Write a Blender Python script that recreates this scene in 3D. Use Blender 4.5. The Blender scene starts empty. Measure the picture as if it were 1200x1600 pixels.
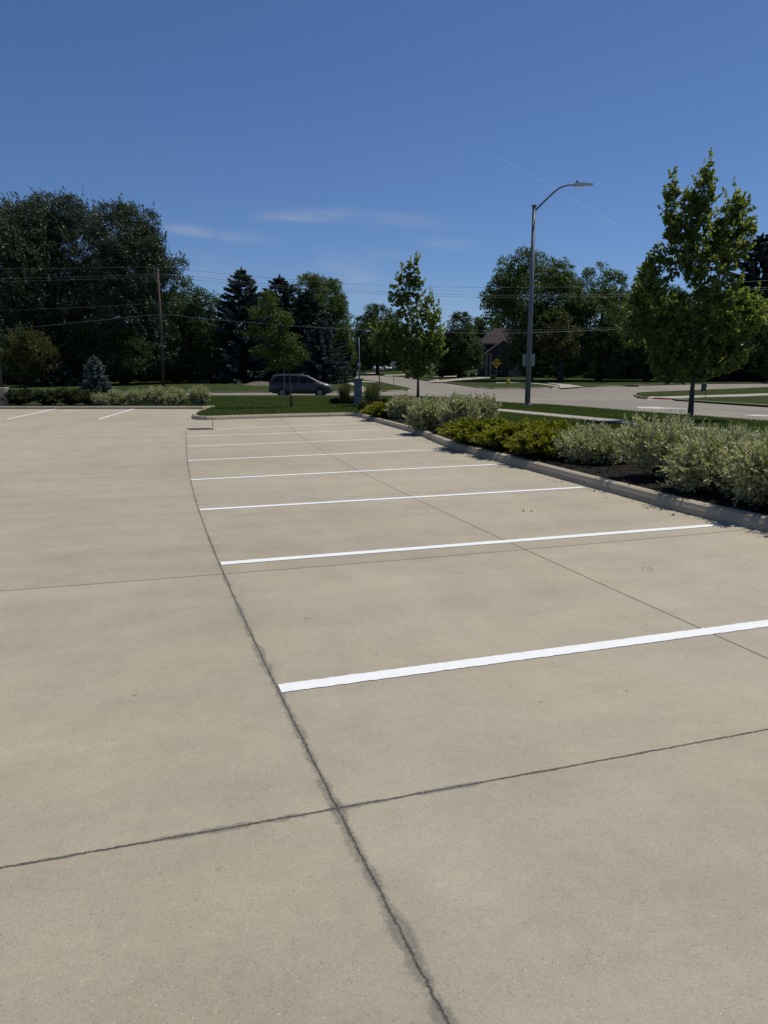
import bpy, bmesh, math, random
import numpy as np
from mathutils import Vector

random.seed(7)
RNG = np.random.default_rng(11)
R = math.radians
COL = bpy.context.scene.collection

# ------------------------------------------------------------------ camera model / terrain
F, CX, CY = 1160.0, 600.0, 800.0          # focal length in px of a 1200x1600 frame
H, PITCH = 1.66, R(10.31)
CP, SP = math.cos(PITCH), math.sin(PITCH)
TY = [-30, 54, 58, 62, 66, 72, 80, 90, 100, 115, 130, 160, 200, 260, 600]
TZ = [0, 0, .03, .10, .20, .36, .56, .80, 1.05, 1.42, 1.80, 2.55, 3.5, 4.4, 5.0]


def zt(y):
    return np.interp(y, TY, TZ)


def ray(px, py):
    u, v = (px - CX) / F, (CY - py) / F
    return np.array([u, CP + v * SP, -SP + v * CP])


def gp(px, py, off=0.0):
    """point of the ground seen at that place of the photograph -> (x, y)"""
    d = ray(px, py)
    lo, hi = 0.5, 900.0
    for _ in range(60):
        m = .5 * (lo + hi)
        if H + d[2] / d[1] * m - zt(m) - off > 0:
            lo = m
        else:
            hi = m
    return (d[0] / d[1] * lo, lo)


def ad(px, py, Y):
    """point at forward distance Y -> (x, z)"""
    d = ray(px, py)
    return d[0] / d[1] * Y, H + d[2] / d[1] * Y


def sc(Y):
    return Y / (F * 1.0)


def GP(l, off=0.0):
    return [gp(a, b, off) for a, b in l]


# ------------------------------------------------------------------ tagging helpers
def tag(o, label=None, cat=None, group=None, kind=None):
    if label: o['label'] = label
    if cat: o['category'] = cat
    if group: o['group'] = group
    if kind: o['kind'] = kind
    return o


def thing(name, label, cat, loc, rz=0.0, group=None):
    o = bpy.data.objects.new(name, None)
    COL.objects.link(o)
    o.location = loc
    o.rotation_euler = (0, 0, rz)
    o.empty_display_size = .2
    return tag(o, label, cat, group)


def link(name, me, mat, parent=None):
    me.materials.clear()
    me.materials.append(mat)
    o = bpy.data.objects.new(name, me)
    COL.objects.link(o)
    if parent is not None:
        o.parent = parent
    return o


def copy_tree(o, parent=None):
    c = o.copy()
    COL.objects.link(c)
    if parent is not None:
        c.parent = parent
    for ch in list(o.children):
        copy_tree(ch, c)
    return c


def struct(o):
    o['kind'] = 'structure'
    return o


# ------------------------------------------------------------------ mesh builder
class MB:
    def __init__(self):
        self.v, self.f = [], []

    def add(self, vs, fs):
        n = len(self.v)
        self.v += [tuple(map(float, p)) for p in vs]
        self.f += [tuple(i + n for i in q) for q in fs]
        return self

    def box(self, c, s, rz=0.0, taper=1.0):
        cx, cy, cz = c
        a, b, h = s[0] / 2, s[1] / 2, s[2] / 2
        cr, sr = math.cos(rz), math.sin(rz)
        vs = []
        for z, t in ((-h, 1.0), (h, taper)):
            for x, y in ((-a, -b), (a, -b), (a, b), (-a, b)):
                x, y = x * t, y * t
                vs.append((cx + x * cr - y * sr, cy + x * sr + y * cr, cz + z))
        return self.add(vs, [(3, 2, 1, 0), (4, 5, 6, 7), (0, 1, 5, 4), (1, 2, 6, 5), (2, 3, 7, 6), (3, 0, 4, 7)])

    def tube(self, pts, radii, n=8, cap=True):
        pts = [Vector(p) for p in pts]
        vs, fs = [], []
        ref = Vector((0.13, 1, 0.07)).normalized()
        for i, p in enumerate(pts):
            t = (pts[min(i + 1, len(pts) - 1)] - pts[max(i - 1, 0)])
            t = t.normalized() if t.length > 1e-9 else Vector((0, 0, 1))
            rr = ref if abs(t.dot(ref)) < .95 else Vector((1, 0, 0))
            a = t.cross(rr).normalized()
            b = t.cross(a).normalized()
            for k in range(n):
                an = 2 * math.pi * k / n
                vs.append(p + (a * math.cos(an) + b * math.sin(an)) * radii[i])
        for i in range(len(pts) - 1):
            for k in range(n):
                k2 = (k + 1) % n
                fs.append((i * n + k, i * n + k2, (i + 1) * n + k2, (i + 1) * n + k))
        if cap:
            fs.append(tuple(range(n - 1, -1, -1)))
            m = (len(pts) - 1) * n
            fs.append(tuple(m + k for k in range(n)))
        return self.add(vs, fs)

    def prism(self, poly, axis, d0, d1):
        """poly in the plane perpendicular to axis ('x': (y,z), 'y': (x,z), 'z': (x,y))"""
        n = len(poly)
        mk = {'x': lambda p, d: (d, p[0], p[1]), 'y': lambda p, d: (p[0], d, p[1]), 'z': lambda p, d: (p[0], p[1], d)}[axis]
        vs = [mk(p, d0) for p in poly] + [mk(p, d1) for p in poly]
        fs = [tuple(range(n - 1, -1, -1)), tuple(range(n, 2 * n))]
        fs += [(i, (i + 1) % n, n + (i + 1) % n, n + i) for i in range(n)]
        return self.add(vs, fs)

    def build(self, name, mat, parent=None, smooth=False, bevel=0.0):
        me = bpy.data.meshes.new(name)
        me.from_pydata(self.v, [], self.f)
        bm = bmesh.new()
        bm.from_mesh(me)
        bmesh.ops.recalc_face_normals(bm, faces=bm.faces)
        if bevel > 0:
            es = [e for e in bm.edges if len(e.link_faces) == 2 and e.calc_face_angle(0) > .6]
            bmesh.ops.bevel(bm, geom=es, offset=bevel, segments=2, affect='EDGES', clamp_overlap=True)
        bm.to_mesh(me)
        bm.free()
        if smooth:
            me.shade_smooth()
        return link(name, me, mat, parent)


def smooth_path(pts, step=0.6):
    """catmull-rom resample of a 2D path"""
    P = [np.array(p, float) for p in pts]
    P = [2 * P[0] - P[1]] + P + [2 * P[-1] - P[-2]]
    out = []
    for i in range(1, len(P) - 2):
        p0, p1, p2, p3 = P[i - 1:i + 3]
        n = max(1, int(np.linalg.norm(p2 - p1) / step))
        for k in range(n):
            t = k / n
            out.append(tuple(.5 * ((2 * p1) + (-p0 + p2) * t + (2 * p0 - 5 * p1 + 4 * p2 - p3) * t * t + (-p0 + 3 * p1 - 3 * p2 + p3) * t ** 3)))
    out.append(tuple(P[-2]))
    return out


def offset_path(pts, d):
    """offset to the left of travel by d"""
    P = np.array(pts, float)
    T = np.gradient(P, axis=0)
    T /= np.linalg.norm(T, axis=1)[:, None] + 1e-9
    N = np.stack([-T[:, 1], T[:, 0]], 1)
    return [tuple(p) for p in P + N * d]


def inside(P, poly):
    x, y = P[:, 0], P[:, 1]
    r = np.zeros(len(P), bool)
    n = len(poly)
    for i in range(n):
        x1, y1 = poly[i]
        x2, y2 = poly[(i + 1) % n]
        c = ((y1 > y) != (y2 > y)) & (x < (x2 - x1) * (y - y1) / (y2 - y1 + 1e-12) + x1)
        r ^= c
    return r


def sheet(name, pts, off, mat, skirt=0.0, cut=None, bump=0.0, parent=None):
    bm = bmesh.new()
    vs = [bm.verts.new((p[0], p[1], 0)) for p in pts]
    bm.faces.new(vs)
    bmesh.ops.triangulate(bm, faces=bm.faces[:])
    ys = [p[1] for p in pts]
    cuts = [((0, y, 0), (0, 1, 0)) for y in TY if min(ys) < y < max(ys)]
    if cut:
        y = min(ys) + cut
        while y < max(ys):
            cuts.append(((0, y, 0), (0, 1, 0)))
            y += cut
        xs = [p[0] for p in pts]
        x = min(xs) + cut
        while x < max(xs):
            cuts.append(((x, 0, 0), (1, 0, 0)))
            x += cut
    for co, no in cuts:
        bmesh.ops.bisect_plane(bm, geom=bm.verts[:] + bm.edges[:] + bm.faces[:], plane_co=co, plane_no=no)
    for v in bm.verts:
        v.co.z = float(zt(v.co.y)) + off
        if bump and not v.is_boundary:
            v.co.z += random.uniform(0, bump)
    bmesh.ops.recalc_face_normals(bm, faces=bm.faces)
    for f in bm.faces:
        if f.normal.z < 0:
            f.normal_flip()
    if skirt:
        es = [e for e in bm.edges if e.is_boundary]
        r = bmesh.ops.extrude_edge_only(bm, edges=es)
        for v in [g for g in r['geom'] if isinstance(g, bmesh.types.BMVert)]:
            v.co.z -= skirt
        bmesh.ops.recalc_face_normals(bm, faces=bm.faces)
    me = bpy.data.meshes.new(name)
    bm.to_mesh(me)
    bm.free()
    return struct(link(name, me, mat, parent))


def kerb(path, side, mat, h=.15, w=.16, seg=3.0, gap=.008, batter=.05):
    """a kerb whose foot (road side) runs on path; side=+1: body to the left of travel"""
    prof = [(0, -.04), (batter * .5, h * .5), (batter * .9, h - .048), (batter * 1.25, h - .018), (batter * 2, h - .002), (w - .02, h), (w, h - .015), (w, -.04)]
    P = np.array(path)
    L = np.concatenate([[0], np.cumsum(np.linalg.norm(np.diff(P, axis=0), axis=1))])
    T = np.gradient(P, axis=0)
    T /= np.linalg.norm(T, axis=1)[:, None] + 1e-9
    N = np.stack([-T[:, 1], T[:, 0]], 1) * side
    mb = MB()

    def at(s):
        x = np.array([np.interp(s, L, P[:, 0]), np.interp(s, L, P[:, 1])])
        n = np.array([np.interp(s, L, N[:, 0]), np.interp(s, L, N[:, 1])])
        return x, n / np.linalg.norm(n)
    s = 0
    while s < L[-1] - .05:
        e = min(s + seg, L[-1])
        k = max(2, int((e - s) / .35))
        vs, fs = [], []
        for i in range(k + 1):
            x, n = at(s + gap / 2 + (e - s - gap) * i / k)
            for a, b in prof:
                q = x + n * a
                vs.append((q[0], q[1], float(zt(q[1])) + b))
        m = len(prof)
        for i in range(k):
            for j in range(m - 1):
                fs.append((i * m + j, i * m + j + 1, (i + 1) * m + j + 1, (i + 1) * m + j))
        fs.append(tuple(range(m)))
        fs.append(tuple(k * m + j for j in range(m - 1, -1, -1)))
        mb.add(vs, fs)
        s = e
    return struct(mb.build('kerb', mat))


# ------------------------------------------------------------------ node helper
class NT:
    def __init__(self, tree):
        self.t = tree

    def node(self, typ, **kw):
        n = self.t.nodes.new(typ)
        for k, v in kw.items():
            setattr(n, k, v)
        return n

    def put(self, sock, v):
        if isinstance(v, bpy.types.NodeSocket):
            self.t.links.new(v, sock)
        else:
            sock.default_value = v

    def m(self, op, a, b=0.0, c=0.0, clamp=False):
        n = self.node('ShaderNodeMath', operation=op, use_clamp=clamp)
        self.put(n.inputs[0], a)
        self.put(n.inputs[1], b)
        self.put(n.inputs[2], c)
        return n.outputs[0]

    def ss(self, x, a, b, lo=0.0, hi=1.0):
        n = self.node('ShaderNodeMapRange', interpolation_type='SMOOTHSTEP')
        for i, v in enumerate((x, a, b, lo, hi)):
            self.put(n.inputs[i], v)
        return n.outputs[0]

    def noise(self, vec, scale, detail=3.0, rough=.5, dim='3D'):
        n = self.node('ShaderNodeTexNoise', noise_dimensions=dim)
        if vec is not None:
            self.put(n.inputs['Vector'], vec)
        self.put(n.inputs['Scale'], scale)
        self.put(n.inputs['Detail'], detail)
        self.put(n.inputs['Roughness'], rough)
        return n.outputs[0]

    def voronoi(self, vec, scale):
        n = self.node('ShaderNodeTexVoronoi')
        self.put(n.inputs['Vector'], vec)
        self.put(n.inputs['Scale'], scale)
        return n.outputs['Distance'], n.outputs['Color']

    def mix(self, f, a, b, typ='MIX'):
        n = self.node('ShaderNodeMix', data_type='RGBA', blend_type=typ)
        self.put(n.inputs[0], f)
        for i, v in ((6, a), (7, b)):
            if not isinstance(v, bpy.types.NodeSocket) and len(v) == 3:
                v = (*v, 1)
            self.put(n.inputs[i], v)
        return n.outputs[2]

    def scale_col(self, col, f):
        n = self.node('ShaderNodeVectorMath', operation='SCALE')
        self.put(n.inputs[0], col)
        self.put(n.inputs[3], f)
        return n.outputs[0]

    def pos(self):
        return self.node('ShaderNodeTexCoord').outputs['Object']

    def xyz(self, v):
        n = self.node('ShaderNodeSeparateXYZ')
        self.put(n.inputs[0], v)
        return n.outputs

    def comb(self, x, y, z):
        n = self.node('ShaderNodeCombineXYZ')
        for i, v in enumerate((x, y, z)):
            self.put(n.inputs[i], v)
        return n.outputs[0]

    def attr(self, name):
        return self.node('ShaderNodeAttribute', attribute_name=name).outputs['Fac']

    def bump(self, h, strength, dist):
        n = self.node('ShaderNodeBump')
        self.put(n.inputs['Strength'], strength)
        self.put(n.inputs['Distance'], dist)
        self.put(n.inputs['Height'], h)
        return n.outputs[0]


def material(name):
    m = bpy.data.materials.new(name)
    m.use_nodes = True
    b = m.node_tree.nodes['Principled BSDF']
    return m, NT(m.node_tree), b


def simple(name, col, rough=.6, metal=0.0, var=.12, scale=4.0, spec=.3, bump=0.0, coat=0.0):
    m, n, b = material(name)
    p = n.pos()
    f = n.noise(p, scale, 4, .6)
    f2 = n.noise(p, scale * 9, 3, .6)
    k = n.m('ADD', n.m('MULTIPLY', n.m('SUBTRACT', f, .5), 2 * var), n.m('MULTIPLY', n.m('SUBTRACT', f2, .5), var))
    n.put(b.inputs['Base Color'], n.scale_col((*col,), n.m('ADD', k, 1.0)))
    b.inputs['Roughness'].default_value = rough
    b.inputs['Metallic'].default_value = metal
    b.inputs['Specular IOR Level'].default_value = spec
    b.inputs['Coat Weight'].default_value = coat
    if bump:
        n.put(b.inputs['Normal'], n.bump(f2, .6, bump))
    return m


def leaf_material(name, dark, light, trans=.28, rough=.5, margin=None, spec=.25):
    m, n, b = material(name)
    t = n.attr('tint')
    col = n.mix(t, dark, light)
    if margin is not None:
        k = n.ss(n.attr('margin'), .30, .62)
        col = n.mix(n.m('MULTIPLY', k, n.ss(t, -.2, .45)), col, margin)
    n.put(b.inputs['Base Color'], col)
    b.inputs['Roughness'].default_value = rough
    b.inputs['Specular IOR Level'].default_value = spec
    tr = n.node('ShaderNodeBsdfTranslucent')
    n.put(tr.inputs[0], n.mix(1.0, col, (1.45, 1.45, .60) if margin is None else (1.25, 1.25, .65), 'MULTIPLY'))
    mx = n.node('ShaderNodeMixShader')
    mx.inputs[0].default_value = trans
    n.put(mx.inputs[1], b.outputs[0])
    n.put(mx.inputs[2], tr.outputs[0])
    n.put(m.node_tree.nodes['Material Output'].inputs[0], mx.outputs[0])
    return m


# ------------------------------------------------------------------ materials
def fit_joint(px, deg):
    P = np.array(GP(px))
    return np.polyfit(P[:, 1], P[:, 0], deg)


MAIN = fit_joint([(697, 1600), (660, 1520), (630, 1465), (582, 1370), (524, 1265), (480, 1180), (437, 1085), (390, 980), (345, 887), (325, 840), (310, 797), (297, 747), (292.5, 715), (291, 692), (290, 674)], 4)
MID = fit_joint([(1200, 1030), (1100, 985), (940, 913), (790, 847), (640, 775), (565, 737), (500, 703), (462, 675), (437, 653)], 4)


def fit_cross(px):
    P = np.array(GP(px))
    return np.polyfit(P[:, 0], P[:, 1], 1 if len(px) < 4 else 2)


CROSS = [fit_cross(l) for l in (
    [(0, 1357), (300, 1307), (524, 1265), (850, 1205), (1200, 1141)],
    [(0, 923), (180, 911), (350, 899), (720, 867), (1000, 843), (1173, 828)],
    [(0, 802), (150, 797), (307, 789), (645, 771), (720, 764), (900, 753)],
    [(0, 744), (150, 741), (296, 737), (560, 724)],
    [(0, 711), (150, 709), (292, 706), (560, 694)])]


def concrete_lot():
    m, n, b = material('lot_concrete')
    p = n.pos()
    x, y, z = n.xyz(p)
    wob = n.m('SUBTRACT', n.noise(p, 9, 4, .65), .5)
    wob2 = n.m('SUBTRACT', n.noise(p, 55, 3, .6), .5)
    wv = n.m('ADD', n.m('MULTIPLY', wob, .016), n.m('ADD', n.m('MULTIPLY', wob2, .018), n.m('MULTIPLY', n.m('SUBTRACT', n.noise(p, 160, 2, .6), .5), .012)))

    def poly(c, v):
        r = float(c[0])
        for k in c[1:]:
            r = n.m('MULTIPLY_ADD', v, r, float(k)) if isinstance(r, bpy.types.NodeSocket) else n.m('MULTIPLY_ADD', v, r, float(k))
        return r
    dm_s = n.m('MULTIPLY', n.m('SUBTRACT', x, poly(MAIN, y)), .95)
    dm = n.m('ABSOLUTE', n.m('ADD', dm_s, wv))
    dmid = n.m('ABSOLUTE', n.m('ADD', n.m('MULTIPLY', n.m('SUBTRACT', x, poly(MID, y)), .93), n.m('MULTIPLY', wv, .4)))
    dmid = n.m('ADD', dmid, n.m('MULTIPLY', n.ss(dm_s, 0, -.05), 9))   # the middle joint exists right of the main joint only
    # far part of the main joint ends at the dark patch
    dm = n.m('ADD', dm, n.m('MULTIPLY', n.ss(y, 23.0, 23.3), 9))
    # tone
    big = n.noise(p, .16, 4, .55)
    ln = n.noise(n.comb(n.m('MULTIPLY', n.m('ADD', x, n.m('MULTIPLY', y, .3)), 1.3), n.m('MULTIPLY', y, .22), 3.0), .9, 4, .6)
    tr = n.noise(n.comb(n.m('MULTIPLY', x, .25), n.m('MULTIPLY', n.m('SUBTRACT', y, n.m('MULTIPLY', x, .33)), 1.6), 7.0), .9, 5, .6)
    mid = n.noise(p, 2.6, 5, .62)
    fin = n.noise(p, 95, 3, .65)
    fin2 = n.noise(p, 260, 2, .6)
    k = n.m('ADD', 1.0, n.m('MULTIPLY', n.m('SUBTRACT', big, .5), .42))
    for s, w in ((ln, .26), (tr, .36), (mid, .30), (n.noise(p, 14, 4, .65), .22), (fin, .46), (fin2, .56)):
        k = n.m('ADD', k, n.m('MULTIPLY', n.m('SUBTRACT', s, .5), w))
    col = n.mix(n.ss(n.noise(p, .5, 3), .35, .65), (.350, .306, .223), (.332, .295, .226))
    col = n.mix(n.ss(dm_s, -.3, .3), n.mix(.5, col, (.332, .292, .212)), col)
    for i, c in enumerate(CROSS):
        k = n.m('ADD', k, n.m('MULTIPLY', n.ss(n.m('SUBTRACT', y, poly(c, x)), -.004, .004), (.05, -.055, .04, -.03, .03)[i]))
    k = n.m('ADD', k, n.m('MULTIPLY', n.ss(n.m('SUBTRACT', x, poly(MID, y)), -.004, .004), .035))
    col = n.scale_col(col, k)
    # dark and pale aggregate specks
    vd, vc = n.voronoi(p, 78)
    cr = n.xyz(vc)
    pit = n.m('MULTIPLY', n.ss(vd, .30, .12), n.ss(cr[0], .74, .80))
    col = n.mix(n.m('MULTIPLY', pit, .45), col, (.07, .06, .042))
    vd2, vc2 = n.voronoi(p, 75)
    spk = n.m('MULTIPLY', n.ss(vd2, .25, .1), n.ss(n.xyz(vc2)[1], .955, .965))
    col = n.mix(n.m('MULTIPLY', spk, .7), col, (.60, .58, .52))
    vd3, vc3 = n.voronoi(p, 9)
    blot = n.m('MULTIPLY', n.ss(vd3, .16, .04), n.ss(n.xyz(vc3)[2], .992, .996))
    col = n.mix(n.m('MULTIPLY', blot, .5), col, (.06, .05, .035))
    rosy = n.ss(n.noise(p, 1.1, 4, .6), .54, .70)
    col = n.mix(n.m('MULTIPLY', rosy, .16), col, (.30, .235, .19))
    # joints: stained sealant edge, worn lip and the dark crack
    bw = n.noise(p, 1.9, 2, .5)
    bw2 = n.noise(p, 7.0, 3, .6)
    crack = None
    near = n.ss(y, 1.5, 9.0, 1.0, .45)
    side = n.m('MULTIPLY', dm_s, 1.0)
    sealw = n.m('MULTIPLY', n.m('ADD', .011, n.m('MULTIPLY', n.ss(n.m('ADD', n.m('MULTIPLY', bw, .45), n.m('MULTIPLY', bw2, .55)), .38, .66), .030)), near)
    sealw = n.m('ADD', sealw, n.m('MULTIPLY', n.m('SUBTRACT', n.noise(p, 80, 3, .7), .5), .035))
    seal = n.ss(dm, n.m('ADD', sealw, .012), n.m('SUBTRACT', sealw, .012))
    col = n.mix(n.m('MULTIPLY', seal, n.m('MULTIPLY', n.ss(y, 2.2, 9, 1.0, .7), n.m('ADD', .15, n.m('MULTIPLY', n.noise(p, 70, 4, .75), 1.0)))), col, (.118, .112, .094))
    halo = n.ss(dm, .16, .02)
    col = n.mix(n.m('MULTIPLY', halo, n.m('MULTIPLY', n.ss(bw2, .4, .7), .28)), col, (.20, .184, .152))
    c1 = n.ss(dm, n.m('ADD', .0015, n.m('MULTIPLY', n.noise(p, 34, 3, .7), .0125)), .0005)
    c1 = n.m('MULTIPLY', c1, n.ss(n.noise(p, 60, 2, .6), .30, .52, .45, 1.0))
    crack = c1
    crack2 = n.ss(dmid, .0125, .002)
    crack = n.m('MAXIMUM', crack, n.m('MULTIPLY', crack2, .8))
    for i, c in enumerate(CROSS):
        pv = poly(c, x)
        d = n.m('ABSOLUTE', n.m('ADD', n.m('MULTIPLY', n.m('SUBTRACT', y, pv), .95), n.m('MULTIPLY', wv, .75 if i == 0 else .35)))
        if i == 0:
            sw = n.m('MULTIPLY', n.ss(bw2, .42, .7), n.ss(n.m('ABSOLUTE', dm_s), 1.3, .1, .006, .024))
            s0 = n.ss(d, n.m('ADD', sw, .008), sw)
            col = n.mix(n.m('MULTIPLY', s0, .55), col, (.12, .114, .096))
        if i > 1:
            d = n.m('ADD', d, 0.0)
        cw = n.ss(d, (.008 if i == 0 else .0125), .002)
        crack = n.m('MAXIMUM', crack, n.m('MULTIPLY', cw, (.95, .95, .55, .32, .3)[i]))
    grit = n.ss(n.noise(p, 130, 2, .6), .62, .72)
    crackc = n.mix(grit, (.060, .058, .053), (.19, .178, .15))
    col = n.mix(crack, col, crackc)
    n.put(b.inputs['Base Color'], col)
    b.inputs['Roughness'].default_value = .82
    b.inputs['Specular IOR Level'].default_value = .25
    hgt = n.m('SUBTRACT', n.m('ADD', n.m('MULTIPLY', fin, .5), n.m('MULTIPLY', fin2, .35)), n.m('MULTIPLY', crack, 1.4))
    n.put(b.inputs['Normal'], n.bump(hgt, .55, .006))
    return m


def concrete(name, col, var=.25, joint=None, rough=.8):
    m, n, b = material(name)
    p = n.pos()
    k = n.m('ADD', 1.0, n.m('MULTIPLY', n.m('SUBTRACT', n.noise(p, .5, 5, .6), .5), var * 1.3))
    for s, w in ((4, var), (28, var * .9), (120, var * .9)):
        k = n.m('ADD', k, n.m('MULTIPLY', n.m('SUBTRACT', n.noise(p, s, 4, .6), .5), w))
    c = n.scale_col(col, k)
    if joint:
        x, y, z = n.xyz(p)
        u = n.m('ADD', n.m('MULTIPLY', x, joint[1]), n.m('MULTIPLY', y, joint[2]))
        wv = n.m('SUBTRACT', n.m('MULTIPLY', x, joint[2]), n.m('MULTIPLY', y, joint[1]))
        st = n.noise(n.comb(n.m('MULTIPLY', wv, 1.1), n.m('MULTIPLY', u, .06), 4.0), 1.0, 5, .6)
        c = n.scale_col(c, n.m('ADD', 1.0, n.m('MULTIPLY', n.m('SUBTRACT', st, .5), .5)))
        pv = n.node('ShaderNodeTexVoronoi', distance='CHEBYCHEV')
        n.put(pv.inputs['Vector'], n.comb(n.m('MULTIPLY', wv, .25), n.m('MULTIPLY', u, .22), 0.0))
        pv.inputs['Scale'].default_value = 1.0
        pv.inputs['Randomness'].default_value = .3
        c = n.scale_col(c, n.m('ADD', .92, n.m('MULTIPLY', n.xyz(pv.outputs['Color'])[0], .16)))
        d = n.m('ABSOLUTE', n.m('SUBTRACT', n.m('FRACT', n.m('DIVIDE', u, joint[0])), .5))
        c = n.mix(n.m('MULTIPLY', n.ss(n.m('MULTIPLY', d, joint[0]), .02, .005), .6), c, (.1, .095, .08))
    n.put(b.inputs['Base Color'], c)
    b.inputs['Roughness'].default_value = rough
    b.inputs['Specular IOR Level'].default_value = .25
    n.put(b.inputs['Normal'], n.bump(n.noise(p, 90, 3, .6), .4, .006))
    return m


def grass_mat():
    m, n, b = material('lawn_grass')
    p = n.pos()
    big = n.noise(p, .22, 4, .6)
    mid = n.noise(p, 1.7, 4, .65)
    fin = n.noise(p, 38, 4, .7)
    c = n.mix(n.ss(big, .35, .68), (.030, .048, .014), (.045, .058, .021))
    c = n.mix(n.ss(n.noise(p, .9, 5, .7), .56, .74), c, (.082, .074, .036))
    c = n.mix(n.ss(mid, .45, .8), c, (.057, .063, .026))
    k = n.m('ADD', .62, n.m('MULTIPLY', fin, .78))
    n.put(b.inputs['Base Color'], n.scale_col(c, k))
    b.inputs['Roughness'].default_value = .95
    b.inputs['Specular IOR Level'].default_value = .02
    n.put(b.inputs['Normal'], n.bump(n.m('ADD', n.m('MULTIPLY', fin, .6), mid), .9, .05))
    return m


M = {}
M['lot'] = concrete_lot()
M['kerb'] = concrete('kerb_concrete', (.335, .290, .215), .34)
M['road'] = concrete('road_concrete', (.212, .190, .150), .26, joint=(4.6, -.29, .957))
M['walk'] = concrete('pavement_concrete', (.34, .31, .255), .16, joint=(1.6, -.29, .957))
M['grass'] = grass_mat()
M['blade'] = leaf_material('grass_blade', (.045, .080, .018), (.110, .142, .044), .4, .55)
M['mulch'] = simple('mulch', (.018, .0145, .012), .95, var=.5, scale=14, spec=.1, bump=.03)
M['chip'] = leaf_material('mulch_chip', (.016, .012, .010), (.060, .047, .036), .0, .9, spec=.1)
M['paint'] = simple('white_road_paint', (.76, .765, .75), .6, var=.10, scale=16, spec=.3)
M['worn'] = simple('worn_white_paint', (.48, .46, .41), .7, var=.2, scale=6)
M['faint'] = simple('faint_white_paint', (.28, .255, .21), .7, var=.2, scale=3)
M['patchdark'] = simple('dark_pavement_mark', (.055, .050, .045), .8, var=.4, scale=5)
M['red'] = simple('red_tactile', (.34, .12, .10), .7, var=.2, scale=9)
M['galv'] = simple('galvanised_steel', (.15, .168, .182), .55, .08, var=.06, scale=3, spec=.4)
M['galvlight'] = simple('pale_aluminium', (.50, .52, .53), .4, .3, var=.08, scale=6, spec=.5)
M['signback'] = simple('sign_back_aluminium', (.36, .38, .37), .5, .3, var=.1, scale=8)
M['signwhite'] = simple('sign_white', (.62, .63, .60), .5, var=.06, scale=8)
M['yellow'] = simple('sign_yellow', (.62, .34, .02), .5, var=.08, scale=6)
M['ink'] = simple('sign_ink', (.10, .025, .015), .6, var=.1, scale=6)
M['hydrant'] = simple('hydrant_yellow', (.66, .46, .03), .5, var=.12, scale=9)
M['bronze'] = simple('dark_bronze_paint', (.022, .020, .020), .5, var=.15, scale=5)
M['wood'] = simple('weathered_pole_wood', (.085, .066, .052), .9, var=.35, scale=5, bump=.02)
M['bark'] = simple('grey_bark', (.070, .060, .050), .95, var=.4, scale=7, bump=.03)
M['barkdark'] = simple('dark_bark', (.035, .029, .024), .95, var=.4, scale=4, bump=.04)
M['barkyoung'] = simple('young_grey_bark', (.095, .088, .078), .9, var=.3, scale=9, bump=.015)
M['wire'] = simple('wire_aluminium', (.15, .15, .15), .6, .1, var=.1, scale=1)
M['black'] = simple('black_rubber', (.012, .012, .013), .7, var=.2, scale=6)
M['trim'] = simple('black_trim', (.016, .016, .018), .4, var=.1, scale=6)
M['vanpaint'] = simple('grey_car_paint', (.070, .057, .050), .34, .15, var=.04, scale=3, spec=.35, coat=.25)
M['carwhite'] = simple('white_car_paint', (.62, .62, .60), .3, 0, var=.05, scale=3, spec=.5, coat=.6)
M['glass'] = simple('dark_car_glass', (.006, .008, .010), .08, 0, var=.05, scale=3, spec=.25)
M['alloy'] = simple('wheel_alloy', (.24, .24, .24), .4, .5, var=.08, scale=8)
M['lamp'] = simple('headlamp_lens', (.70, .70, .68), .12, .1, var=.05, scale=8, spec=.6)
M['tail'] = simple('tail_lamp_lens', (.16, .012, .010), .25, 0, var=.08, scale=8, spec=.5)
M['bin'] = simple('brown_bin_plastic', (.085, .060, .045), .6, var=.15, scale=6)
M['bingreen'] = simple('green_bin_plastic', (.020, .034, .026), .6, var=.15, scale=6)
M['cabinet'] = simple('cabinet_green', (.10, .125, .105), .6, var=.12, scale=5)
M['mailbox'] = simple('mailbox_black', (.020, .019, .020), .5, var=.15, scale=6)
M['siding'] = simple('beige_siding', (.28, .255, .22), .8, var=.08, scale=2)
M['shaded_white_trim'] = simple('shaded_white_trim', (.26, .26, .26), .6, var=.06, scale=3)  # white woodwork, its colour darkened to stand for shade on the house
M['shaded_siding'] = simple('shaded_grey_siding', (.042, .045, .050), .8, var=.1, scale=2)  # grey siding with the shade of the trees put into its colour
M['rock'] = simple('tan_gravel', (.13, .112, .088), .95, var=.5, scale=3, spec=.05, bump=.05)


def roof_mat():
    m, n, b = material('brown_shingle')
    p = n.pos()
    x, y, z = n.xyz(p)
    row = n.m('FRACT', n.m('MULTIPLY', z, 4.5))
    k = n.m('ADD', .75, n.m('MULTIPLY', n.ss(row, 0, .25), .25))
    k = n.m('ADD', k, n.m('MULTIPLY', n.m('SUBTRACT', n.noise(p, 6, 4, .7), .5), .5))
    n.put(b.inputs['Base Color'], n.scale_col((.055, .044, .041), k))
    b.inputs['Specular IOR Level'].default_value = .08
    b.inputs['Roughness'].default_value = .9
    return m


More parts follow.
